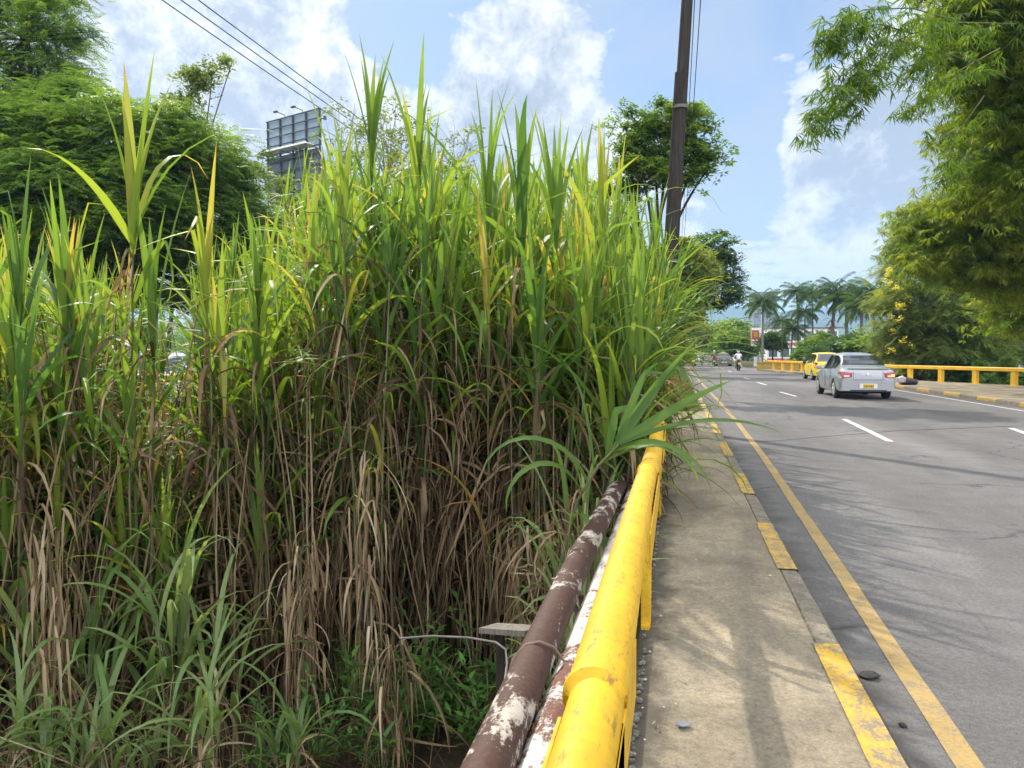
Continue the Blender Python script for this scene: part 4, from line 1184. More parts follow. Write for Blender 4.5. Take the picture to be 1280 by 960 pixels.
# big feathery trees on the far side of the creek
tree('feathery_tree', 'tall lacy feathery tree at the top left corner', foot(20, 33), 6, [lobe(35, 30, 31, 75, 60), lobe(-50, 60, 31, 90, 90), lobe(85, 95, 31, 45, 32), lobe(30, -60, 32, 80, 60), lobe(-20, 130, 30, 70, 60)],
     240, 34, .75, 'pin', 1.0, M['leaf_a'], M['bark_dark'], .32, flat=.35, limbs=70, base_t=.5)
tree('feathery_tree', 'broad spreading feathery tree with a low dense crown below the lacy tree', foot(110, 28), 4, [lobe(40, 190, 27, 90, 60), lobe(150, 185, 27, 85, 62), lobe(205, 175, 28, 65, 45), lobe(100, 255, 26, 120, 60), lobe(90, 135, 28, 60, 35), lobe(-60, 220, 26, 80, 70), lobe(0, 300, 26, 100, 60)],
     620, 40, .8, 'pin', 1.0, M['leaf_a'], M['bark_dark'], .35, flat=.42, limbs=60, base_t=.55, hollow=.6)
tree('feathery_tree', 'dark sloping feathery tree whose crown falls away towards the billboard', foot(250, 31), 4, [lobe(245, 195, 31, 55, 50), lobe(282, 222, 31, 40, 36), lobe(240, 260, 30, 80, 60), lobe(308, 272, 31, 32, 34), lobe(190, 320, 30, 130, 60), lobe(330, 330, 31, 60, 60)],
     480, 40, .8, 'pin', 1.0, M['leaf_a'], M['bark_dark'], .3, flat=.42, limbs=50, base_t=.42, hollow=.6)
tree('sapling', 'slender light crowned sapling sticking out above the dark feathery crowns', foot(205, 30), 7.2, [lobe(240, 108, 29, 24, 22), lobe(265, 88, 29, 18, 12), lobe(225, 130, 29, 22, 14), lobe(290, 75, 29, 12, 6)],
     40, 9, .34, 'tuft', .55, M['leaf_olive'], M['bark'], .09, limbs=30, lean=(.9, 0))
tree('creeper_tree', 'sparse olive creeper covered tree in front of the billboard base', foot(375, 40), 5, [lobe(345, 235, 40, 24, 26), lobe(385, 262, 40, 28, 26), lobe(326, 205, 40, 15, 14), lobe(360, 300, 40, 50, 40)],
     85, 12, .5, 'tuft', .7, M['leaf_olive'], M['bark'], .14, limbs=40, base_t=.4)
# twiggy see-through bushes behind the tall grass
def twiggy(name, label, px, d, lobes, ncl, seed):
    base = Vector(foot(px, d, gz(foot(px, d)[0], foot(px, d)[1])))
    root = empty(name, base, 0, label, 'bush')
    lob = [(tuple(Vector(c)-base), r) for c, r in lobes]
    Pp, Tt, C, O = crown_points(lob, ncl, 9, .32, .6, .15, .16, .5)
    mb = MB()
    hubs = []
    for k in range(7):
        c, r = lob[k % len(lob)]; h = Vector(c)+Vector((rng.uniform(-.4, .4)*r[0], rng.uniform(-.4, .4)*r[1], -r[2]*rng.uniform(.2, .8)))
        limb_tube(mb, Vector((rng.uniform(-.2, .2), rng.uniform(-.2, .2), -.1)), h, .04, .018, .08, 7); hubs.append(h)
    for c in C:
        h = min(hubs, key=lambda q: (q-Vector(c)).length); limb_tube(mb, h, c, .012, .005, .15, 5)
        for q in range(3): limb_tube(mb, Vector(c).lerp(h, .3), Vector(c)+Vector((rng.uniform(-.4, .4), rng.uniform(-.4, .4), rng.uniform(0, .55))), .005, .002, .1, 4)
    mb.build('branches', M['bark_grey'], root, 60); n = len(Pp)
    stamp('leaves', 'tuft', Pp, nrng.random(n)*6.28, nrng.uniform(-.5, .5, n), nrng.uniform(.2, .42, n), Tt, M['leaf_olive'], root)['kind'] = 'stuff'
twiggy('twiggy_bush', 'thin see-through twiggy bush rising behind the tallest grass canes', 500, 18.5, [lobe(470, 180, 18, 60, 80), lobe(520, 230, 18, 60, 80), lobe(430, 200, 18, 35, 60)], 75, 1)
twiggy('twiggy_bush', 'twiggy bush with paler sprays left of the slim tall cane', 580, 19.5, [lobe(570, 200, 19, 40, 60), lobe(600, 270, 19, 50, 80), lobe(560, 290, 19, 60, 80)], 60, 2)

# trees of the central strip beyond the creek
tree('broad_leaf_tree', 'light green layered tree directly behind the dark utility pole', foot(815, 27), 4.6, [lobe(790, 152, 27, 28, 20), lobe(835, 150, 27, 45, 18), lobe(868, 185, 27, 36, 32), lobe(885, 205, 27, 22, 18), lobe(800, 205, 27, 38, 32), lobe(770, 240, 27, 30, 35), lobe(840, 215, 27, 40, 22), lobe(815, 185, 27.5, 45, 25)],
     170, 20, .40, 'broad', .70, M['leaf_b'], M['bark_dark'], .15, flat=.4, limbs=60, base_t=.55, tv=.2)
tree('broad_leaf_tree', 'bright yellow green tree beside the foot of the dark pole', foot(838, 50), 2.6, [lobe(855, 325, 49, 32, 26), lobe(848, 350, 49, 38, 28), lobe(870, 345, 49, 24, 24), lobe(850, 385, 49, 30, 24)],
     200, 18, .55, 'tuft', .95, M['leaf_y'], M['bark_dark'], .2, limbs=30, base_t=.5)
tree('broad_leaf_tree', 'dark green tree leaning over the road behind the yellow green one', foot(834, 60), 3.2, [lobe(893, 312, 58, 26, 24), lobe(905, 340, 58, 24, 28), lobe(900, 368, 58, 30, 18), lobe(872, 372, 58, 24, 16), lobe(880, 330, 58, 24, 24)],
     140, 15, .6, 'broad', 1.15, M['leaf_dk'], M['bark_dark'], .24, limbs=40, base_t=.55, lean=(.8, 0))
far = [(848, 402, 75, 20, 22, 'leaf_y', 'yellow green roadside tree just past the dark leaning tree'), (862, 412, 98, 20, 22, 'leaf_y', 'pale green roadside tree above the far yellow taxi'), (878, 420, 130, 18, 18, 'leaf_b', 'mid green roadside tree above the far motorcycles'),
       (893, 424, 175, 18, 14, 'leaf_b', 'hazy green tree at the end of the road'), (842, 430, 66, 14, 20, 'leaf_olive', 'olive shrubby tree at the verge below the yellow green crowns'),
       (921, 424, 92, 24, 18, 'leaf_b', 'rounded dense green tree left of the street sign'), (913, 412, 110, 20, 14, 'leaf_b', 'lighter tree top showing behind the rounded dense tree'),
       (820, 400, 90, 40, 30, 'leaf_b', 'green roadside tree hidden behind the tall grass edge'), (935, 432, 150, 16, 10, 'leaf_dk', 'dark low tree behind the rider in white')]
for (px, py, d, rx, rz, mt, lab) in far:
    tree('roadside_tree', lab, foot(px, d), max(1.2, (441-py)/F*d*.5+1), [lobe(px, py, d, rx*.8, rz*.7), lobe(px-rx*.45, py+rz*.35, d, rx*.6, rz*.55), lobe(px+rx*.45, py+rz*.3, d, rx*.6, rz*.55)],
         75, 13, .06*d**.5*1.5, 'tuft', .8+.010*d, M[mt], M['bark_dark'], .2, limbs=12, base_t=.58, tv=.2, group=None)
# belts of trees far off, seen as one mass
Pp = []; Tt = []
for i in range(5200):
    side = rng.random()
    if side < .6: x = rng.uniform(-190, -24); y = rng.uniform(150, 330)
    else: x = rng.uniform(12, 220); y = rng.uniform(190, 330)
    hmax = 7+4*mnoise.noise(Vector((x*.06, y*.06, 0)))
    Pp.append((x, y, hmax*rng.random()**.6)); Tt.append(.45+.2*mnoise.noise(Vector((x*.1, y*.1, 4))))
for i in range(1500):
    x = rng.uniform(-12, -1.5); y = rng.uniform(180, 330); hmax = 8+3*mnoise.noise(Vector((x*.1, y*.1, 0)))
    Pp.append((x, y, hmax*rng.random()**.5)); Tt.append(.5+.2*mnoise.noise(Vector((x*.1, y*.1, 4))))
for i in range(900):
    x = rng.uniform(-10, 30); y = rng.uniform(335, 380); hmax = 11+4*mnoise.noise(Vector((x*.1, y*.1, 0)))
    Pp.append((x, y, hmax*rng.random()**.5)); Tt.append(.5+.2*mnoise.noise(Vector((x*.1, y*.1, 4))))
n = len(Pp)
o = stamp('far_woods', 'tuft', Pp, nrng.random(n)*6.28, nrng.uniform(-.5, .5, n), nrng.uniform(3.0, 5.5, n), np.array(Tt), M['leaf_b'], None); tag(o, kind='stuff')

# ------------------------------------------------------------------ palms
def make_palm(seed, trunk_h, nf, fl, mat, barkm, tr, crownshaft, droop):
    r = random.Random(seed); root = empty('palm_tree', (0, 0, 0))
    mb = MB(); n = 9; bend = r.uniform(-.3, .3)
    pts = [Vector((bend*(i/n)**2, 0, trunk_h*i/n)) for i in range(n+1)]; pts[0].z = -.2
    mb.tube(pts, [tr*1.25]+[tr*(1-.25*i/n) for i in range(1, n+1)], 10); mb.build('trunk', barkm, root, 60)
    if crownshaft:
        mb = MB(); mb.tube([pts[-1], pts[-1]+Vector((0, 0, .5)), pts[-1]+Vector((0, 0, 1.0))], [tr*.85, tr*.8, tr*.35], 10); mb.build('crownshaft', M['verge_solid'], root, 60)
    top = pts[-1]+Vector((0, 0, .85 if crownshaft else .05)); g = LB()
    for k in range(nf):
        a = k*2.4+r.uniform(-.2, .2); u = k/(nf-1); el = R(82-92*u**.9+r.uniform(-8, 8)); q = top.copy(); m = 9; L_ = fl*r.uniform(.85, 1.1)
        prev = q.copy(); spine = [q.copy()]
        for i in range(m):
            e = el-droop*((i+1)/m)**1.3; q = q+Vector((math.cos(a)*math.cos(e), math.sin(a)*math.cos(e), math.sin(e)))*(L_/m); spine.append(q.copy())
        g.tube(spine, .03, .008, .5, 4); g.T[-4*(m+1):] = [.45]*(4*(m+1))
        tb = .3+.4*r.random()+(.25 if u > .85 and r.random() < .4 else 0)
        for i in range(26):
            t = .14+.86*i/26; j = min(m-1, int(t*m)); s = spine[j].lerp(spine[j+1], t*m-j); tg = (spine[j+1]-spine[j]).normalized()
            for sg in (-1, 1):
                sd = tg.cross(Vector((0, 0, 1))).normalized()*sg; d = (sd+tg*.75+Vector((0, 0, -.35-.3*r.random()))).normalized()
                ll = fl*.30*(1-.65*abs(t-.42)*1.5)*r.uniform(.85, 1.1); w = .055*fl/2.4*1.1
                v = quad_leaf(s, d, d.cross(Vector((r.uniform(-.3, .3), r.uniform(-.3, .3), 1))), ll, w, .35)
                b = g.n; g.V += v; g.T += [tb+r.uniform(-.08, .08)]*4; g.F.append((b, b+1, b+2, b+3)); g.n += 4
    g.build('crown', mat, root, 'stuff')
    return root
M['verge_solid'] = pm('green_crownshaft', (.10, .16, .05), .5)
palms = [  # px, crown centre py, depth, frond length, kind, label
 (957, 378, 78, 2.9, 1, 'grey green palm standing alone beside the street sign', .13),
 (978, 392, 83, 1.9, 0, 'low yellow green palm at the left of the thin palm cluster', .07),
 (989, 402, 80, 2.2, 0, 'short drooping palm in the thin palm cluster', .08),
 (998, 356, 82, 2.6, 0, 'tallest thin palm of the cluster', .09),
 (1006, 380, 79, 2.3, 0, 'thin palm right of the tallest in the cluster', .08),
 (1016, 368, 84, 2.5, 1, 'thin palm with a pale drooping frond at the right of the cluster', .09),
 (1039, 366, 76, 3.2, 1, 'thick trunked palm behind the yellow taxi with reddish dead fronds', .20),
 (1058, 362, 74, 3.3, 0, 'leafy dark palm behind the roof of the silver car', .19),
 (1076, 372, 70, 3.1, 0, 'darkest palm at the right of the row', .17),
 (1094, 366, 72, 3.2, 1, 'palm half hidden by the yellow flowering tree', .18)]
for i, (px, py, d, fl, kd, lab, tr) in enumerate(palms):
    c = P(px, py, d); b = foot(px+(-4 if i == 0 else 0), d)
    o = make_palm(40+i, c.z-.9-b[2], 27 if kd else 25, fl*.88, M['palm_g'] if kd else M['palm'], M['bark_grey'] if tr > .1 else M['bark'], tr, kd == 1, 1.2 if kd else 1.35)
    o.location = b; tag(o, lab, 'palm tree', 'palm trees beyond the guard rail')
    if i == 6:
        r = random.Random(3); dl = LB()
        for k in range(60): dl.blade((r.uniform(-.2, .2), r.uniform(-.2, .2), (c.z-b[2])*r.uniform(.25, .72)), r.random()*6.28, R(r.uniform(-30, 30)), R(70), r.uniform(.8, 1.6), .1, r.uniform(.3, .7), r, 5, .4, .5, r.uniform(-1, 1))
        mm = leafmat('rust_dead_frond', [(0, (.10, .04, .018)), (1, (.26, .12, .05))], .2); dl.build('dead_fronds', mm, o, 'stuff')
# shrubs and hedge under the palms
for i, (px, py, d, rx, rz, mt, lab) in enumerate([(1025, 432, 72, 22, 18, 'leaf_b', 'green shrub under the thin palms left of the taxi'), (1062, 430, 66, 24, 16, 'leaf_dk', 'dark shrub behind the roof of the silver car'), (1085, 432, 62, 22, 16, 'leaf_b', 'mid green shrub at the left foot of the flowering tree'),
        (1040, 440, 64, 26, 12, 'leaf_dk', 'low dark hedge plant behind the yellow taxi'), (966, 425, 88, 14, 14, 'leaf_dk', 'dark round topped shrub tree beside the lone grey green palm'), (1010, 445, 70, 14, 8, 'leaf_b', 'low light shrub at the foot of the thin palms')]):
    tree('shrub', lab, foot(px, d), .7 if py > 428 else 2.2, [lobe(px, py, d, rx*.8, rz*.8), lobe(px-rx*.5, py+rz*.3, d, rx*.55, rz*.6), lobe(px+rx*.5, py+rz*.2, d, rx*.55, rz*.6)], 60, 13, .5, 'tuft', 1.2, M[mt], M['bark_dark'], .1, cat='shrub', limbs=10)

# ------------------------------------------------------------------ right side: flowering tree, bamboo, shade behind the rail
ft = tree('flowering_tree', 'olive green tree with clusters of yellow flowers behind the right guard rail', foot(1150, 43, -.9), 2.0,
     [lobe(1150, 350, 43, 50, 45), lobe(1120, 390, 42, 28, 38), lobe(1180, 390, 42, 55, 50), lobe(1125, 430, 43, 32, 28), lobe(1215, 420, 42, 45, 40), lobe(1170, 440, 42, 50, 24), lobe(1225, 370, 43, 40, 40)],
     560, 28, .55, 'pinfine', 1.35, M['leaf_olive'], M['bark_dark'], .16, flat=.35, limbs=120, base_t=.68, tv=.22, pitch=(-.6, .25))
fp = []
for i in range(32):
    px, py = rng.gauss(1124, 22), rng.gauss(390, 38)
    if px < 1098 or py < 318 or py > 446: continue
    c = P(px, py, 39.9+abs(px-1125)*.03+rng.random())-Vector(ft.location)
    for k in range(6): fp.append(tuple(c+Vector((rng.gauss(0, .09), rng.gauss(0, .09), rng.gauss(0, .08)))))
n = len(fp); stamp('flowers', 'flower', fp, nrng.random(n)*6.28, nrng.uniform(-.5, .8, n), nrng.uniform(.8, 1.3, n), np.full(n, .5), M['petal'], ft)['kind'] = 'stuff'
back = [(1240, 425, 52, 60, 38, 'leaf_dk', 'deep green tree in the shade behind the flowering tree'), (1290, 400, 48, 50, 60, 'leaf_dk', 'dark tree under the bamboo at the right'), (1180, 445, 58, 60, 18, 'leaf_b', 'green bush glimpsed under the rail beam beyond the flowering tree'), (1340, 420, 44, 60, 60, 'leaf_dk', 'dark tree at the far right beyond the rail'), (1130, 420, 62, 40, 34, 'leaf_dk', 'dark tree filling the gap left of the flowers')]
for (px, py, d, rx, rz, mt, lab) in back:
    tree('shade_tree', lab, foot(px, d, -1.1), 2.2, [lobe(px, py, d, rx*.75, rz*.75), lobe(px-rx*.5, py+rz*.3, d, rx*.55, rz*.6), lobe(px+rx*.5, py+rz*.2, d, rx*.55, rz*.6)], 120, 18, .7, 'pinfine', 2.0, M[mt], M['bark_dark'], .2, limbs=30, base_t=.45)
for i, (px, d) in enumerate(((1215, 40), (1245, 38.5), (1270, 37), (1190, 41))):
    x, y, z = foot(px, d, -1.2)
    tree('shrub', ['low leafy shrub seen under the rail beam', 'pale leafy shrub between two rail posts', 'low shrub at the right end of the rail', 'small shrub below the flowering tree'][i]+', '+['left of the middle', 'beside the pale post', 'near the picture edge', 'under its left boughs'][i], (x, y, z), .6, [((x, y, .35), (1.2, .8, .9)), ((x+.8, y, .2), (.8, .7, .7))], 30, 11, .4, 'broad', .9, M['leaf_b'], M['bark_dark'], .06, cat='shrub', limbs=10)

def bamboo():
    base = Vector((17.6, 33.5, -1.2))
    root = empty('bamboo_clump', base, 0, 'huge arching yellow green bamboo clump overhanging the right side of the road', 'bamboo')
    lob = [lobe(1330, -30, 20, 150, 160), lobe(1255, 60, 21, 70, 80), lobe(1265, 170, 22, 80, 70), lobe(1240, 225, 25, 60, 50), lobe(1180, 280, 28, 62, 40), lobe(1225, 320, 27, 80, 42), lobe(1290, 300, 26, 80, 80), lobe(1150, 300, 29, 38, 26), lobe(1350, 160, 21, 110, 140), lobe(1215, 20, 20, 50, 40), lobe(1285, 385, 30, 50, 40)]
    lob = [(tuple(Vector(c)-base), r) for c, r in lob]
    Pp, Tt, C, O = crown_points(lob, 1050, 36, .62, .45, .3, .2, .68)
    n = len(Pp); yaw = nrng.random(n)*6.28
    A = [stamp]  # foliage below
    # arching culms from the clump's foot up and over
    tips = [P(1250, 20, 20), P(1215, 150, 22), P(1190, 250, 26), P(1150, 285, 28), P(1240, 300, 26), P(1290, 120, 21), P(1300, -60, 19), P(1200, -40, 18), P(1350, 60, 20), P(1230, 340, 28), P(1120, 50, 16.4), P(1330, 250, 23)]
    for k, tp in enumerate(tips):
        b = Vector((rng.uniform(-1.3, 1.6), rng.uniform(-1.2, 1.2), -.2)); tpl = tp-base
        mid = Vector((b.x+(tpl.x-b.x)*.12, b.y+(tpl.y-b.y)*.12, max(tpl.z*1.25, 7.5)))
        pts = []
        for i in range(15):
            t = i/14; pts.append(b*(1-t)**2+mid*2*t*(1-t)+tpl*t*t)
        mb = MB(); mb.tube(pts, [.06-.048*i/14 for i in range(15)], 8); mb.build('culm', M['culm'], root, 60)
    for k in range(16):
        b = Vector((rng.uniform(-1.6, 2.4), rng.uniform(-1.6, 1.6), -.2)); e = b+Vector((rng.uniform(-1.6, 1.2), rng.uniform(-1.2, 1.2), rng.uniform(5.5, 10)))
        mb = MB(); limb_tube(mb, b, e, .055, .03, .05, 8); mb.build('culm', M['culm'], root, 60)
    # free-hanging sprays over the road
    Sp = []; Sy = []; Tt2 = []
    mb = MB()
    sprays = [[(1270, 30, 18.5), (1200, 28, 17.2), (1140, 42, 16.6), (1085, 70, 16.2), (1045, 100, 16), (1022, 135, 15.9), (1012, 165, 15.8)], [(1250, 60, 18), (1205, 85, 17.5), (1160, 110, 17), (1130, 135, 16.8)], [(1200, 28, 17.2), (1140, 10, 16.6), (1080, 12, 16.3), (1050, 25, 16.2), (1028, 45, 16)], [(1140, 42, 16.6), (1100, 30, 16.4), (1060, 38, 16.2), (1030, 50, 16)], [(1085, 70, 16.2), (1060, 105, 16), (1050, 140, 16)], [(1100, 62, 16.3), (1085, 90, 16.2), (1070, 110, 16.1)], [(1230, 120, 19), (1195, 170, 19), (1185, 200, 19)], [(1240, 180, 21), (1195, 205, 20.5), (1180, 215, 20.3)], [(1160, 40, 16.8), (1150, 75, 16.6), (1130, 95, 16.5)]]
    for sp in sprays:
        pts = [P(*q)-base for q in sp]; q2 = []
        for a, b in zip(pts[:-1], pts[1:]):
            for i in range(6): q2.append(a.lerp(b, i/6))
        q2.append(pts[-1]); m = len(q2)
        mb.tube(q2, [.018-.014*i/(m-1) for i in range(m)], 5)
        for i, q in enumerate(q2):
            if i < 2: continue
            for k in range(rng.choice((4, 6, 7))):
                Sp.append(tuple(q+Vector((rng.gauss(0, .17), rng.gauss(0, .25), rng.gauss(-.10, .16))))); Sy.append(rng.random()*6.28); Tt2.append(rng.gauss(.28, .12))
    mb.build('branch', M['culm'], root, 60)
    P2 = np.concatenate([Pp, np.array(Sp)]); T2 = np.concatenate([Tt, np.array(Tt2)]); Y2 = np.concatenate([yaw, np.array(Sy)])
    n = len(P2); stamp('foliage', 'fan', P2, Y2, nrng.uniform(-.8, .2, n), np.concatenate([nrng.uniform(.75, 1.25, len(Pp)), nrng.uniform(.8, 1.15, len(Sp))]), T2, M['bamboo'], root, .1)['kind'] = 'stuff'
bamboo()
# ------------------------------------------------------------------ cars
def apply_mods(o):
    dg = bpy.context.evaluated_depsgraph_get(); dg.update()
    me = bpy.data.meshes.new_from_object(o.evaluated_get(dg), depsgraph=dg)
    o.modifiers.clear(); old = o.data; o.data = me; bpy.data.meshes.remove(old); return o
SEDAN = dict(len=4.35, st=[ # y, zbottom, zbelt, ztop, half width max, half width belt, half width top
 (-2.17, .36, .84, .90, .70, .62, .52), (-2.13, .30, .92, .985, .80, .74, .64), (-2.02, .26, .95, 1.055, .855, .79, .69), (-1.62, .22, .96, 1.065, .87, .805, .70),
 (-1.50, .22, .965, 1.11, .87, .805, .67), (-1.25, .21, .96, 1.27, .87, .805, .59), (-.92, .20, .955, 1.42, .87, .80, .535), (-.66, .20, .95, 1.48, .87, .80, .52), (-.2, .20, .94, 1.515, .87, .80, .52), (.35, .20, .93, 1.50, .87, .80, .52), (.62, .20, .92, 1.45, .87, .80, .53),
 (1.22, .22, .90, 1.06, .865, .79, .66), (1.36, .22, .89, .99, .86, .785, .68), (1.9, .26, .78, .88, .82, .74, .62), (2.12, .32, .66, .76, .74, .66, .54), (2.18, .38, .58, .66, .66, .58, .48)],
 wheels=(-1.30, 1.32), wr=.305, rw=(-1.52, -.95), ws=(.66, 1.20), sg=[(-1.22, -.86), (-.78, -.02), (.04, .92)])
HATCH = dict(len=3.6, st=[
 (-1.78, .36, .80, .88, .70, .66, .58), (-1.74, .28, .86, .95, .765, .73, .65), (-1.66, .24, .92, 1.12, .785, .745, .62), (-1.50, .22, .93, 1.42, .79, .745, .56), (-1.36, .22, .93, 1.49, .79, .745, .55), (-.7, .2, .92, 1.525, .79, .74, .55), (.1, .2, .90, 1.51, .79, .735, .55), (.38, .2, .89, 1.46, .79, .73, .55),
 (1.02, .22, .87, 1.03, .78, .72, .60), (1.2, .22, .84, .95, .77, .70, .6), (1.62, .28, .70, .80, .70, .62, .52), (1.8, .36, .58, .66, .6, .52, .42)],
 wheels=(-1.12, 1.15), wr=.27, rw=(-1.71, -1.47), ws=(.42, 1.0), sg=[(-1.4, -1.0), (-.92, -.2), (-.14, .72)])
def car(spec, label, paint, loc, rz=0, detail=True, cat='car', group=None, roof=None, lit=True):
    root = empty('car', loc, rz, label, cat, group)
    st = np.array(spec['st']); ysd = np.unique(np.concatenate([st[:, 0], np.arange(st[0, 0]+.1, st[-1, 0], .1)]))
    def prm(y): return [float(np.interp(y, st[:, 0], st[:, k])) for k in range(1, 7)]
    def half(y):
        zb, zs, zt, wm, wb, wt = prm(y); zm = zb+(zs-zb)*.55; g = zt-zs
        return [(wm*.80, zb), (wm*.95, zb+.05), (wm*.99, zb+.16), (wm, zm), (wb+.6*(wm-wb), zs-.07), (wb, zs), (wt+.55*(wb-wt)*.6, zs+.5*g+.01), (wt+.03, zt-.085*min(1, g*3)), (wt-.05, zt-.025*min(1, g*3)), (wt*.5, zt), ]
    rings = []
    for y in ysd:
        h = half(y); rings.append([(x, y, z) for x, z in h]+[(-x, y, z) for x, z in h[::-1]])
    mb = MB(); mb.loft(rings); body = mb.build('body', paint, root, 32)
    if detail:
        cut = MB()
        for wy in spec['wheels']:
            for s in (-1, 1): cut.tube([(s*.52, wy, spec['wr']), (s*1.1, wy, spec['wr'])], spec['wr']+.055, 24)
        co = cut.build('cutter'); co.parent = root; bpy.context.view_layer.update()
        bo = body.modifiers.new('b', 'BOOLEAN'); bo.object = co; bo.operation = 'DIFFERENCE'; bo.solver = 'EXACT'
        apply_mods(body); bpy.data.objects.remove(co)
        mb = MB()
        for wy in spec['wheels']: mb.tube([(-.66, wy, spec['wr']), (.66, wy, spec['wr'])], spec['wr']*.5, 10)
        mb.box((0, 0, .30), (1.1, spec['len']*.8, .12)); mb.build('underbody', M['blackpl'], root)
    off = .006
    def sidept(y, f, s):
        zb, zs, zt, wm, wb, wt = prm(y); g = zt-zs
        z = zs+.02+(g-.11)*f; pts = half(y); zz = [p[1] for p in pts]; x = float(np.interp(z, zz[5:8], [p[0] for p in pts[5:8]]))
        return (s*(x+off), y, z)
    def toppt(y, u):
        zb, zs, zt, wm, wb, wt = prm(y); return (u*(wt-.02), y, zt+off*1.2-(abs(u) > .9)*.01)
    for nm, (a, b_) in (('rear_window', spec['rw']), ('windscreen', spec['ws'])):
        mb = MB(); n = 8; us = [-1, -.9, -.5, 0, .5, .9, 1]
        vs = [toppt(a+(b_-a)*i/n, u) for i in range(n+1) for u in us]; k = len(us)
        mb.add(vs, [(i*k+j, i*k+j+1, (i+1)*k+j+1, (i+1)*k+j) for i in range(n) for j in range(k-1)]); o = mb.build(nm, M['glass'], root, 40)
    for (a, b_) in spec['sg']:
        for s in (-1, 1):
            mb = MB(); n = 6; vs = []; fr = (0, .5, 1)
            for i in range(n+1):
                y = a+(b_-a)*i/n
                zb, zs, zt, wm, wb, wt = prm(y); k = 1
                for f in fr: vs.append(sidept(y, f if zt-zs > .12 else 0, s))
            mb.add(vs, [(i*3+j, i*3+j+1, (i+1)*3+j+1, (i+1)*3+j) for i in range(n) for j in range(2)]); mb.build('side_window', M['glass'], root, 40)
    hw = st[1][4]+(.035 if spec is SEDAN else 0); yr = st[0][0]; zd = st[1][3]
    wr = spec['wr']
    for wy in spec['wheels']:
        for s in (-1, 1):
            x = s*(st[5][4]-.10)
            mb = MB(); mb.tube([(x-s*.10, wy, wr), (x-s*.09, wy, wr), (x+s*.06, wy, wr), (x+s*.085, wy, wr)], [wr*.93, wr, wr, wr*.92], 20)
            w = mb.build('wheel', M['black'], root, 40)
            mb = MB(); mb.tube([(x+s*.05, wy, wr), (x+s*.092, wy, wr), (x+s*.096, wy, wr)], [wr*.66, wr*.66, wr*.58], 18); mb.tube([(x+s*.09, wy, wr), (x+s*.108, wy, wr)], [wr*.2, wr*.15], 10)
            for k in range(6):
                a = k*math.pi/3; mb.box((x+s*.094, wy+math.cos(a)*wr*.36, wr+math.sin(a)*wr*.36), (.016, wr*.5, .045), (a, 0, 0))
            mb.build('rim', M['alloy'], w, 40)
    # bumpers
    mb = MB()
    mb.loft([[(-hw*.99, yr+.16, z0), (-hw*.93, yr-.02, z0+.01), (-hw*.6, yr-.055, z0+.015), (0, yr-.065, z0+.015), (hw*.6, yr-.055, z0+.015), (hw*.93, yr-.02, z0+.01), (hw*.99, yr+.16, z0), (hw*.6, yr+.3, z0), (-hw*.6, yr+.3, z0)] for z0 in (.27, .30, .46, .58, .60)])
    mb.build('bumper', paint, root, 35)
    mb = MB(); mb.box((0, yr-.055, .285), (hw*1.3, .06, .07), None, .015); mb.build('bumper_lip', M['blackpl'], root)
    # tail lamps wrap the corners
    zl = .80 if spec is SEDAN else .86
    for s in (-1, 1):
        mb = MB(); xo = hw+.016
        if spec is SEDAN: out = [(s*xo, yr+.30, zl+.08), (s*xo, yr+.30, zl-.02), (s*(xo-.02), yr+.03, zl-.10), (s*(xo-.10), yr-.022, zl-.11), (s*(xo-.34), yr-.026, zl-.09), (s*(xo-.36), yr-.024, zl+.06), (s*(xo-.10), yr-.018, zl+.08), (s*(xo-.03), yr+.03, zl+.08)]
        else: out = [(s*xo, yr+.20, zl+.10), (s*xo, yr+.20, zl-.18), (s*(xo-.02), yr+.03, zl-.20), (s*(xo-.09), yr-.02, zl-.20), (s*(xo-.19), yr-.022, zl-.18), (s*(xo-.19), yr+.02, zl+.08), (s*(xo-.10), yr+.02, zl+.12), (s*(xo-.03), yr+.05, zl+.12)]
        c = Vector((s*(hw-.12), yr+.15, zl))
        mb.prism(out, (0, 0, 0), (-s*.05, .06, 0)); l = mb.build('tail_lamp', M['tail'], root)
        mb = MB(); mb.box((s*(xo-.20), yr-.03, zl-.045), (.16, .012, .055), None, .003); mb.build('reverse_lens', M['clearlens'], l)
        if lit and s == 1: mb = MB(); mb.box((s*(xo-.13), yr-.034, zl-.02), (.10, .014, .07), None, .004); mb.build('lit_lamp', M['lit'], l)
    # plate in its recess, boot lid seams, emblem-free trim strip
    zp = .44 if spec is SEDAN else .50
    mb = MB(); mb.box((0, yr-.068, zp), (.52, .012, .15), None, .004); p_ = mb.build('plate_recess', M['clearlens'] if spec is SEDAN else M['blackpl'], root)
    mb = MB(); mb.box((0, yr-.078, zp), (.33, .010, .16 if False else .13), None, .003); mb.build('number_plate', M['plate'], root)
    mb = MB()
    for k in range(6): mb.box((-.115+.046*k+(.012 if k > 2 else 0), yr-.0845, zp-.005), (.026, .004, .06 if k % 2 else .062))
    mb.build('plate_characters', M['plate_txt'], root)
    if spec is SEDAN:
        mb = MB(); mb.box((0, yr-.004, .635), (hw*1.06, .01, .012)); 
        for s in (-1, 1): mb.box((s*hw*.53, yr-.004, .77), (.01, .01, .26))
        mb.build('boot_seam', M['blackpl'], root)
        mb = MB(); mb.box((0, yr-.006, .80), (.09, .012, .10), (0, R(0), 0), .02); mb.build('badge', M['chrome'], root)
        mb = MB(); mb.box((0, yr+.03, 1.0), (hw*1.5, .10, .022), None, .008); mb.build('boot_lip', paint, root)
    else:
        mb = MB(); mb.box((0, yr-.07, .40), (hw*1.75, .03, .07), None, .01); mb.build('bumper_strip', M['blackpl'], root)
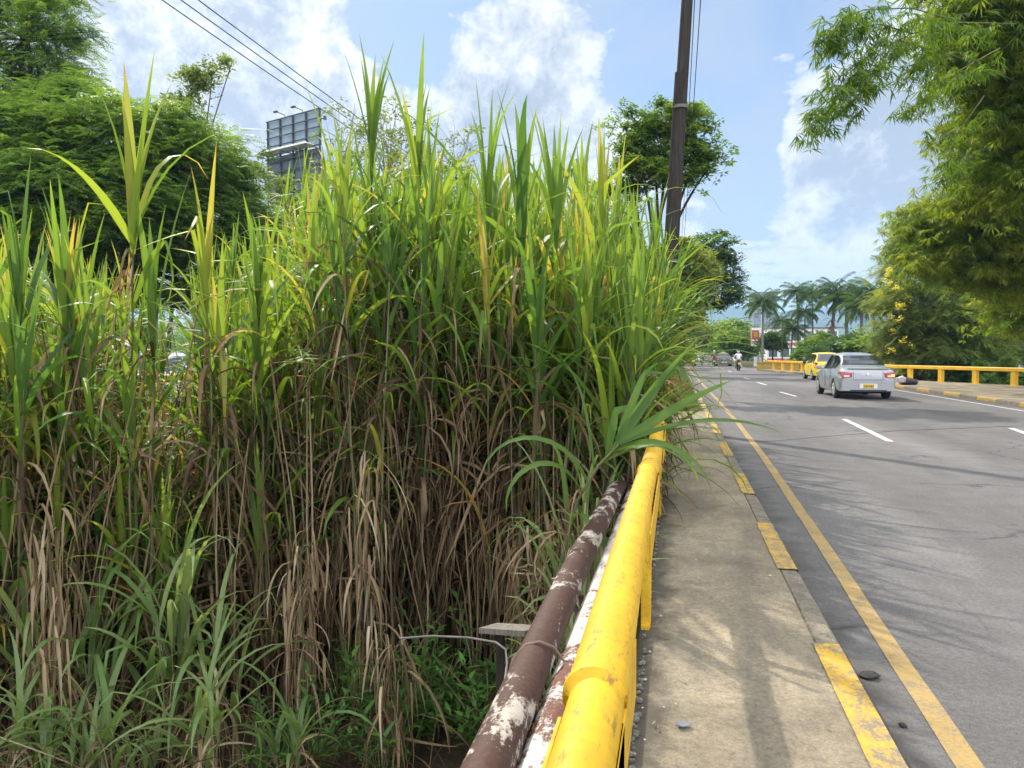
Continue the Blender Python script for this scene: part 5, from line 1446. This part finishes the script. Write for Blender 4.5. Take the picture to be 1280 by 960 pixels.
    for s in (-1, 1):
        mb = MB(); y = spec['ws'][1]-.32; zb, zs, zt, wm, wb, wt = prm(y)
        mb.box((s*(wb+.11), y, zs+.07), (.18, .09, .13), None, .03); mb.box((s*(wb+.02), y+.03, zs+.03), (.12, .05, .04)); mb.build('mirror', M['blackpl'] if spec is not SEDAN else paint, root)
        mb = MB()
        for yy in ([-.82, .0] if spec is SEDAN else [-.96, -.17]):
            zb, zs, zt, wm, wb, wt = prm(yy); mb.box((s*(wm+.001), yy, .62), (.008, .012, .56))
        mb.build('door_seam', M['blackpl'], root)
        mb = MB()
        for yy in ([-.66, .16] if spec is SEDAN else [-.8, -.02]):
            zb, zs, zt, wm, wb, wt = prm(yy); mb.box((s*(wb+.6*(wm-wb)+.012), yy+.05, zs-.10), (.03, .17, .035), None, .008)
        mb.build('door_handle', paint, root)
        mb = MB(); mb.box((s*.5, -st[0][0]*.955, .66), (.30, .10, .11), (0, 0, s*R(-18)), .03); mb.build('headlight', M['clearlens'], root)
    if roof is not None:
        mb = MB(); mb.box((0, .0, 1.56), (.5, .16, .10), None, .02); mb.build('roof_sign', roof, root)
    return root
p = ground(1083, 498); rearY = 26.1
car(SEDAN, 'silver four door sedan driving away in the right lane, nearest car on the road', M['silver'], (5.95, rearY+2.17, 0), R(1.0))
car(HATCH, 'bright yellow hatchback taxi driving ahead of the silver sedan', M['taxi'], (8.05, 45.6, 0), R(1.5), cat='taxi', lit=False)
def at_road(px, d, z=0): q = P(px, 441, d); return (q.x, q.y, z)
car(HATCH, 'small dull yellow taxi far along the left lane', M['taxi_far'], at_road(861.5, 88), 0, False, cat='taxi', lit=False)
car(SEDAN, 'far grey green car just left of the rider in white', M['olive'], at_road(904, 86), 0, False, lit=False, roof=M['taxi_far'])
for (px, d, lab, mt) in ((868.5, 112, 'tiny white car beyond the far yellow taxi', 'white_car'), (882, 118, 'tiny silver white car between the far motorcycles', 'silver'), (893, 165, 'farthest pale car near the end of the road', 'white_car'), (873, 170, 'farthest white car at the left of the road end', 'white_car')):
    car(SEDAN, lab, M[mt], at_road(px, d), 0, False, lit=False)
car(SEDAN, 'white car glimpsed through the gap in the tall grass across the creek', M['white_car'], (-13.2, 17.6, 0), R(180+2), lit=False)
car(HATCH, 'dark grey car half hidden by stems, left of the white car across the creek', M['olive'], (-13.4, 12.6, 0), R(180), False, lit=False)

# ------------------------------------------------------------------ riders
def skin_body(name, verts, edges, radii, mat, parent, lv=1):
    me = bpy.data.meshes.new(name); me.from_pydata(verts, edges, []); o = link_mesh(name, me, mat, parent)
    sm = o.modifiers.new('s', 'SKIN'); sd = me.skin_vertices[0].data
    for i, r in enumerate(radii): sd[i].radius = (r, r) if not isinstance(r, tuple) else r
    sd[0].use_root = True
    o.modifiers.new('ss', 'SUBSURF').levels = lv
    bpy.context.view_layer.update(); apply_mods(o)
    for p_ in o.data.polygons: p_.use_smooth = True
    o.data.materials.clear(); o.data.materials.append(mat)
    return o
def rider(loc, rz, label, shirt, trousers, helmet, group=None):
    """seated rider, feet on the pegs, hands on the bars; local +y is the way the bike points"""
    root = empty('person', loc, rz, label, 'person', group)
    # pelvis, waist, chest, neck, head ...
    v = [(0, -.12, .86), (0, -.11, 1.02), (0, -.06, 1.22), (0, -.03, 1.36), (0, .0, 1.46), (0, .03, 1.56), (0, .04, 1.66)]; e = [(i, i+1) for i in range(6)]
    r = [(.17, .14), (.15, .12), (.18, .13), (.12, .09), .055, .085, .085]
    for s in (-1, 1):
        b = len(v); v += [(s*.20, -.03, 1.34), (s*.27, .12, 1.14), (s*.29, .34, 1.05), (s*.29, .42, 1.04), (s*.29, .48, 1.02)]; r += [.062, .052, .04, .032, .036]; e += [(3, b), (b, b+1), (b+1, b+2), (b+2, b+3), (b+3, b+4)]
        b = len(v); v += [(s*.11, -.08, .84), (s*.20, .30, .76), (s*.20, .14, .34), (s*.20, .16, .27), (s*.21, .30, .25)]; r += [.095, .075, .05, .042, .035]; e += [(0, b), (b, b+1), (b+1, b+2), (b+2, b+3), (b+3, b+4)]
    skin_body('body', v, e, r, M['skin'], root)
    sv = [(0, -.12, .90), (0, -.11, 1.03), (0, -.06, 1.22), (0, -.03, 1.37)]; se = [(0, 1), (1, 2), (2, 3)]; sr = [(.185, .155), (.17, .14), (.20, .15), (.13, .10)]
    for s in (-1, 1):
        b = len(sv); sv += [(s*.205, -.03, 1.345), (s*.255, .07, 1.20)]; sr += [.078, .07]; se += [(3, b), (b, b+1)]
    skin_body('shirt', sv, se, sr, shirt, root)
    tv = [(0, -.12, .86)]; te = []; tr_ = [(.18, .15)]
    for s in (-1, 1):
        b = len(tv); tv += [(s*.11, -.06, .84), (s*.20, .30, .765), (s*.20, .15, .38)]; tr_ += [.11, .088, .066]; te += [(0, b), (b, b+1), (b+1, b+2)]
    skin_body('trousers', tv, te, tr_, trousers, root)
    mb = MB(); mb.ball((0, .03, 1.635), (.125, .145, .135), 16, 10); h = mb.build('helmet', helmet, root, 60)
    mb = MB(); mb.box((0, .165, 1.62), (.17, .02, .09), None, .01); mb.build('visor', M['glass'], h)
    for s in (-1, 1): mb = MB(); mb.box((s*.21, .24, .235), (.09, .27, .08), None, .03); mb.build('shoe', M['blackpl'], root)
    return root
def motorcycle(loc, rz, label, body, group=None, box=False):
    root = empty('motorcycle', loc, rz, label, 'motorcycle', group)
    for y in (-.62, .66):
        mb = MB(); n = 24; rings = []
        for i in range(n):
            a = 2*math.pi*i/n; c = Vector((0, y+math.cos(a)*.25, .30+math.sin(a)*.25)); o_ = Vector((0, math.cos(a), math.sin(a)))
            rings.append([c+o_*(math.cos(b)*.052)+Vector((math.sin(b)*.052, 0, 0)) for b in [k*math.pi/4 for k in range(8)]])
        rings.append(rings[0]); mb.loft(rings, caps=False); w = mb.build('wheel', M['black'], root, 60)
        mb = MB(); mb.tube([(-.05, y, .30), (.05, y, .30)], .06, 10)
        for k in range(5): a = k*2*math.pi/5; mb.box((0, y+math.cos(a)*.12, .30+math.sin(a)*.12), (.02, .24, .025), (a, 0, 0))
        mb.build('rim', M['alloy'], w)
    mb = MB(); mb.box((0, .08, .42), (.26, .42, .32), None, .05); mb.box((0, .0, .62), (.10, .7, .10), None, .02); mb.tube([(0, .1, .3), (0, -.62, .30)], .025, 6); mb.build('engine', M['blackpl'], root)
    mb = MB(); blob(mb, (0, .22, .80), (.15, .30, .13), 4, amp=.05); mb.box((0, -.5, .72), (.2, .5, .13), (R(8), 0, 0), .04); mb.build('bodywork', body, root, 50)
    mb = MB(); mb.loft([[(-.13, y, z), (.13, y, z), (.13, y, z+.09), (-.13, y, z+.09)] for y, z in ((-.66, .82), (-.35, .77), (.0, .76))]); mb.build('seat', M['blackpl'], root)
    mb = MB()
    for s in (-1, 1): mb.tube([(s*.09, .66, .30), (s*.08, .50, .9)], .025, 8)
    mb.box((0, .66, .62), (.13, .5, .02), (R(0), 0, 0)); mb.build('fork', M['alloy'], root)
    mb = MB(); mb.tube([(-.36, .40, 1.02), (-.2, .47, 1.03), (0, .5, .98), (.2, .47, 1.03), (.36, .40, 1.02)], .016, 8); mb.build('handlebar', M['blackpl'], root)
    for s in (-1, 1):
        mb = MB(); mb.tube([(s*.28, .44, 1.03), (s*.36, .42, 1.2)], .008, 6); mb.box((s*.39, .42, 1.22), (.12, .02, .08), None, .01); mb.build('mirror', M['blackpl'], root)
    mb = MB(); mb.box((0, -.78, .78), (.15, .05, .08), None, .015); mb.build('tail_light', M['tail'], root)
    mb = MB(); mb.box((0, -.84, .60), (.20, .012, .18), (R(-12), 0, 0)); mb.build('number_plate', M['plate'], root)
    mb = MB(); mb.tube([(.16, .1, .26), (.17, -.3, .28), (.18, -.78, .40)], [.03, .045, .05], 8); mb.build('exhaust', M['alloy'], root, 50)
    mb = MB(); mb.ball((0, .60, .93), (.09, .07, .09), 10, 6); mb.build('headlight', M['clearlens'], root, 60)
    return root
q = at_road(923, 64)
motorcycle(q, R(2), 'dark motorcycle carrying the rider in the white shirt', M['blackpl'], None)
rider((q[0], q[1], 0), R(2), 'rider in white shirt and pale helmet, seen from behind on a motorcycle', M['shirt_white'], M['jeans_pale'], M['helmet_w'])
q = at_road(893, 83)
motorcycle(q, R(-4), 'dark red motorcycle beside the far grey green car', M['red'])
rider((q[0], q[1], 0), R(-4), 'rider in dark red top and white helmet beside the far grey green car', M['shirt_dark'], M['jeans'], M['helmet_w'])
q = at_road(877.5, 95)
motorcycle(q, R(0), 'black motorcycle just right of the far yellow taxi', M['blackpl'])
rider((q[0], q[1], 0), R(0), 'rider in pale top just right of the far yellow taxi', M['shirt_pink'], M['jeans'], M['helmet_b'])

# ------------------------------------------------------------------ billboard
def billboard():
    c = P(367, 441, 68); root = empty('billboard', (c.x, c.y, 0), 0, 'back of a tall steel framed billboard with catwalk above the tall grass', 'billboard')
    a = P(335, 150, 69); b_ = P(401, 136, 65); a.z = b_.z = 0
    d = (b_-a).normalized(); n = Vector((d.y, -d.x, 0));  W = (b_-a).length
    o = Vector((c.x, c.y, 0)); A = a-o
    zt, zm, zb = P(367, 140, 66).z, P(367, 185, 66).z, P(367, 250, 66).z
    rz = math.atan2(d.y, d.x)
    def bx(mb, u, z, v, su, sz, sv): mb.box(A+d*u+n*v+Vector((0, 0, z)), (su, sv, sz), (0, 0, rz))
    mb = MB(); bx(mb, W/2, (zt+zm)/2, -.05, W, zt-zm, .06); mb.build('upper_sheet', M['panel'], root)
    mb = MB(); bx(mb, W/2, (zm+zb)/2-.05, -.05, W*.98, zm-zb-.15, .06); mb.build('lower_sheet', M['panel_dark'], root)
    mb = MB()
    for k in range(5): bx(mb, .06+(W-.12)*k/4, (zt+zb)/2, .10, .12 if k in (0, 4) else .16, zt-zb, .12)
    for k in range(5): bx(mb, W/2, zt-.06-(zt-zm-.1)*k/4, .21, W, .09, .08)
    for k in range(5): bx(mb, W/2, zm-.6-(zm-zb-.6)*k/4, .21, W, .09, .08)
    mb.build('frame', M['steel'], root)
    mb = MB(); bx(mb, W/2-.7, zm+.05, .8, W+.4, .08, .8); bx(mb, W/2-.7, zm+.1, 1.22, W+.4, .16, .05); mb.build('catwalk', M['whitemetal'], root)
    mb = MB()
    for k in range(5): bx(mb, .2+(W-.4)*k/4, zm-.25, .9, .07, .07, 1.3)
    mb.build('catwalk_bracket', M['steel'], root)
    for k in (1, 2): 
        mb = MB(); q = A+d*(W*k/3)+Vector((0, 0, zt)); mb.tube([q, q+Vector((0, 0, .25)), q+Vector((0, 0, .3))+n*.9], .035, 6); mb.box(q+Vector((0, 0, .28))+n*1.0, (.45, .2, .12), (0, 0, rz)); mb.build('flood_lamp', M['steel'], root)
    mb = MB(); q = A+d*W+Vector((0, 0, zt-.9)); mb.tube([q, q+d*.5], .04, 6); mb.box(q+d*.5, (.2, .2, .3)); mb.build('junction_box', M['steel'], root)
    mb = MB(); q = A+d*(W/2)+n*(-.7); mb.tube([q+Vector((0, 0, -.3)), q+Vector((0, 0, zt-1))], .45, 16); mb.build('column', M['steel'], root, 40)
    mb = MB(); q = A-d*.25; mb.tube([q+Vector((0, 0, zb)), q+Vector((0, 0, zt+.1))], .05, 6); mb.build('downpipe', M['whitemetal'], root)
billboard()

# ------------------------------------------------------------------ street sign, lamp mast, buildings
def street_sign():
    d = 90; c = P(944, 441, d); root = empty('street_sign', (c.x, c.y, 0), YAW*.3, 'white roadside sign with a red emblem beside the slim white mast', 'sign')
    z0, z1 = P(944, 433, d).z, P(944, 410, d).z; w = 1.15
    mb = MB(); mb.box((0, 0, (z0+z1)/2), (w, .18, z1-z0), None, .04); mb.build('panel', M['whitemetal'], root)
    mb = MB(); mb.box((0, -.10, z0+(z1-z0)*.63), (w*.74, .03, (z1-z0)*.50), None, .01); e = mb.build('emblem', M['paintred'], root)
    mb = MB(); mb.box((.02, -.122, z0+(z1-z0)*.64), (w*.34, .02, (z1-z0)*.24), None, .008); mb.build('emblem_centre', M['ochre'], e)
    mb = MB(); mb.box((0, -.10, z0+(z1-z0)*.22), (w*.7, .03, (z1-z0)*.17)); mb.build('lower_band', pm('pink_band', (.55, .30, .33), .6), root)
    mb = MB(); mb.box((-w*.46, -.10, (z0+z1)/2), (w*.1, .03, (z1-z0)*.98)); mb.build('yellow_edge', M['ochre'], root)
    mb = MB(); mb.tube([(.1, .0, -.2), (.1, 0, z0+.1)], .07, 8); mb.build('post', M['steel'], root, 40)
    c = P(951.5, 441, d+2); root = empty('lamp_mast', (c.x, c.y, 0), 0, 'slim white mast with a short crossarm right of the street sign', 'mast')
    zt = P(951, 385, d+2).z
    mb = MB(); mb.tube([(0, 0, -.2), (0, 0, zt)], [.12, .08], 10); mb.build('shaft', M['whitemetal'], root, 40)
    mb = MB(); mb.box((-.25, 0, P(951, 403, d).z), (1.1, .12, .28)); mb.build('crossarm_box', M['panel'], root)
    mb = MB(); mb.box((0, 0, zt), (1.3, .08, .08)); mb.box((-.6, 0, zt-.05), (.35, .18, .08)); mb.build('lamp_arm', M['whitemetal'], root)
street_sign()
def building(label, px, d, w, h, dep, wall, floors, cols, band=None, extra=None, winmat='win'):
    c = P(px, 441, d); root = empty('building', (c.x, c.y, 0), YAW*.2, label, 'building')
    mb = MB(); mb.box((0, dep/2, h/2-.2), (w, dep, h+.4)); mb.build('wall', M[wall], root)
    mb = MB(); mb.box((0, dep/2, h+.12), (w+.3, dep+.3, .25)); mb.build('roof', M['kerb'], root)
    fh = h/floors; cw = w/cols
    for f in range(floors):
        for k in range(cols):
            x = -w/2+cw*(k+.5); z = fh*(f+.55)
            mb = MB(); mb.box((x, -.01, z), (cw*.72, .06, fh*.55)); fr = mb.build('window', M['steel'], root)
            mb = MB(); mb.box((x, -.045, z), (cw*.64, .02, fh*.46)); mb.build('pane', M[winmat], fr)
        if band:
            mb = MB(); mb.box((0, -.06, fh*f+.22 if f else .3), (w+.08, .12, .42)); mb.build('band', M[band], root)
    return root
building('white low building with red bands behind the thin palms', 1003, 135, 12, 5.8, 10, 'paintwhite', 2, 6, 'paintred')
building('tall blue grey building showing above the lone palm', 956, 260, 7.5, 22, 12, 'bldg_grey', 7, 4)
building('pale building left of the palms beyond the street sign', 938, 150, 5, 4.6, 8, 'paintwhite', 1, 3)
building('low white building under the far tree line at the road end', 884, 380, 26, 5, 12, 'paintwhite', 1, 8)
building('white walled building glimpsed through the boughs beyond the right rail', 1240, 72, 14, 4.0, 8, 'paintwhite', 1, 5)
# ------------------------------------------------------------------ sky, sun, exposure
SUN_AZ, SUN_EL = R(-36.5), R(43)      # azimuth from the road direction (+y), to the left; elevation
def world():
    w = bpy.data.worlds.new('World'); scene.world = w; w.use_nodes = True; t = w.node_tree
    bg = t.nodes['Background']; bg.inputs['Strength'].default_value = .1
    sky = N(t, 'ShaderNodeTexSky', sky_type='NISHITA'); sky.sun_disc = False
    sky.sun_elevation = SUN_EL; sky.sun_rotation = SUN_AZ; sky.air_density = 1.0; sky.dust_density = .6; sky.ozone_density = 1.5
    co = N(t, 'ShaderNodeTexCoord').outputs['Generated']
    s = N(t, 'ShaderNodeSeparateXYZ'); L(t, co, s.inputs[0])
    zz = math_(t, 'ADD', math_(t, 'MAXIMUM', s.outputs['Z'], 0.0), .16)
    cx = math_(t, 'DIVIDE', s.outputs['X'], zz); cy = math_(t, 'DIVIDE', s.outputs['Y'], zz)
    cb = N(t, 'ShaderNodeCombineXYZ'); L(t, cx, cb.inputs[0]); L(t, cy, cb.inputs[1])
    def near(px, py, r0, r1):
        d = ray(px, py).normalized(); v = N(t, 'ShaderNodeVectorMath', operation='DISTANCE'); L(t, co, v.inputs[0]); v.inputs[1].default_value = d
        mr = N(t, 'ShaderNodeMapRange', interpolation_type='SMOOTHSTEP'); L(t, v.outputs['Value'], mr.inputs[0]); mr.inputs[1].default_value = r0; mr.inputs[2].default_value = r1; mr.inputs[3].default_value = 1; mr.inputs[4].default_value = 0
        return mr.outputs[0]
    warp = N(t, 'ShaderNodeTexNoise'); warp.inputs['Scale'].default_value = 1.3; warp.inputs['Detail'].default_value = 3; L(t, cb.outputs[0], warp.inputs['Vector'])
    n1 = noise_(t, cb.outputs[0], 1.15, 11, .60, .35)
    n2 = noise_(t, cb.outputs[0], 5.5, 9, .62, .2)
    nd = noise_(t, co, 21, 12, .68, .2)
    n3 = noise_(t, co, 7.5, 14, .64, .15)
    cov = math_(t, 'ADD', math_(t, 'ADD', math_(t, 'MULTIPLY', n1, .24), math_(t, 'MULTIPLY', n2, .30)), math_(t, 'MULTIPLY', n3, .46))
    cov = math_(t, 'ADD', cov, .03)
    # large cloud masses and open patches, as directions in the sky
    for px, py, r0, r1, a in ((230, 120, .05, .50, .11), (250, 60, .0, .22, .07), (120, 60, 0, .2, .06), (640, 90, .02, .15, .16), (680, 200, .03, .25, .10), (540, 240, .0, .2, .08), (400, 130, .02, .14, .12), (1090, 190, .04, .15, .32), (975, 80, 0, .05, .1), (880, 285, 0, .1, .06), (990, 70, .0, .07, .10), (1130, 120, .0, .1, .1), (930, 95, 0, .05, .05),
                              (480, 75, .02, .13, -.13), (560, 20, .02, .16, -.12), (760, 70, .02, .12, -.14), (840, 110, .02, .10, -.08), (960, 20, .03, .16, -.20), (920, 220, .02, .12, -.16), (1000, 210, .0, .07, -.08), (330, 20, .0, .08, -.06), (720, 190, .0, .1, .06)):
        cov = math_(t, 'ADD', cov, math_(t, 'MULTIPLY', near(px, py, r0, r1), a))
    back = N(t, 'ShaderNodeVectorMath', operation='DOT_PRODUCT'); L(t, co, back.inputs[0]); back.inputs[1].default_value = Vector((.2, -1, .35)).normalized()
    cov = math_(t, 'ADD', cov, ramp(t, back.outputs['Value'], [(.0, 0.0), (.6, .12)]))  # extra cloud cover behind the camera, unseen, added for fill light
    mask = ramp(t, cov, [(.488, 0.0), (.51, .55), (.54, .92), (.60, 1.0)])
    # thin veil low down
    veil = ramp(t, s.outputs['Z'], [(.02, .95), (.12, .80), (.26, .22), (.38, .0)])
    veil = math_(t, 'MULTIPLY', veil, ramp(t, n1, [(.3, .6), (.7, 1.0)]))
    # clouds are brightest where thin and towards the sun, greyer in their thick parts
    thick = math_(t, 'MULTIPLY', math_(t, 'SUBTRACT', cov, .62), .45)
    shade = ramp(t, math_(t, 'SUBTRACT', math_(t, 'ADD', math_(t, 'MULTIPLY', nd, .6), math_(t, 'MULTIPLY', n3, .4)), thick), [(.40, (3.3, 3.65, 4.25)), (.475, (5.0, 5.2, 5.5)), (.54, (7.0, 6.95, 6.9))])
    sd = Vector((math.sin(SUN_AZ)*math.cos(SUN_EL), math.cos(SUN_AZ)*math.cos(SUN_EL), math.sin(SUN_EL)))
    dt = N(t, 'ShaderNodeVectorMath', operation='DOT_PRODUCT'); L(t, co, dt.inputs[0]); dt.inputs[1].default_value = sd
    glow = ramp(t, dt.outputs['Value'], [(.55, .97), (.85, 1.0), (1.0, 1.3)])
    cloud = mixc(t, 1, shade, glow, 'MULTIPLY')
    # unseen clouds behind and above the camera boosted as added fill light
    fw = N(t, 'ShaderNodeVectorMath', operation='DOT_PRODUCT'); L(t, co, fw.inputs[0]); fw.inputs[1].default_value = Vector((-.3, .8, -.5)).normalized()
    cloud = mixc(t, 1, cloud, ramp(t, math_(t, 'MULTIPLY_ADD', fw.outputs['Value'], .5, .5), [(.12, 3.8), (.60, 1.0)]), 'MULTIPLY')
    skyc = mixc(t, 1, sky.outputs[0], (.66, .77, .92), 'MULTIPLY')
    c = mixc(t, veil, skyc, (4.5, 4.95, 5.6))
    hv = math_(t, 'MULTIPLY', ramp(t, noise_(t, cb.outputs[0], 2.6, 10, .62, .6), [(.32, .22), (.60, .95)]), .80)
    c = mixc(t, hv, c, (3.55, 4.1, 4.9))
    c = mixc(t, mask, c, cloud)
    L(t, c, bg.inputs['Color'])
world()
sl = bpy.data.lights.new('sun', 'SUN'); sl.energy = 4.0; sl.angle = R(.9); sl.color = (1.0, .93, .82)
so = bpy.data.objects.new('sun', sl); COL.objects.link(so)
sd = Vector((math.sin(SUN_AZ)*math.cos(SUN_EL), math.cos(SUN_AZ)*math.cos(SUN_EL), math.sin(SUN_EL)))
so.rotation_euler = sd.to_track_quat('Z', 'Y').to_euler(); so.location = (-20, 30, 60)
vs = scene.view_settings; vs.view_transform = 'Standard'; vs.look = 'None'; vs.exposure = .6; vs.gamma = 1; vs.use_curve_mapping = False
cy = scene.cycles
cy.use_denoising = True
cy.max_bounces = 12; cy.diffuse_bounces = 9; cy.transmission_bounces = 8; cy.transparent_max_bounces = 8; cy.volume_bounces = 0
cy.sample_clamp_indirect = 6
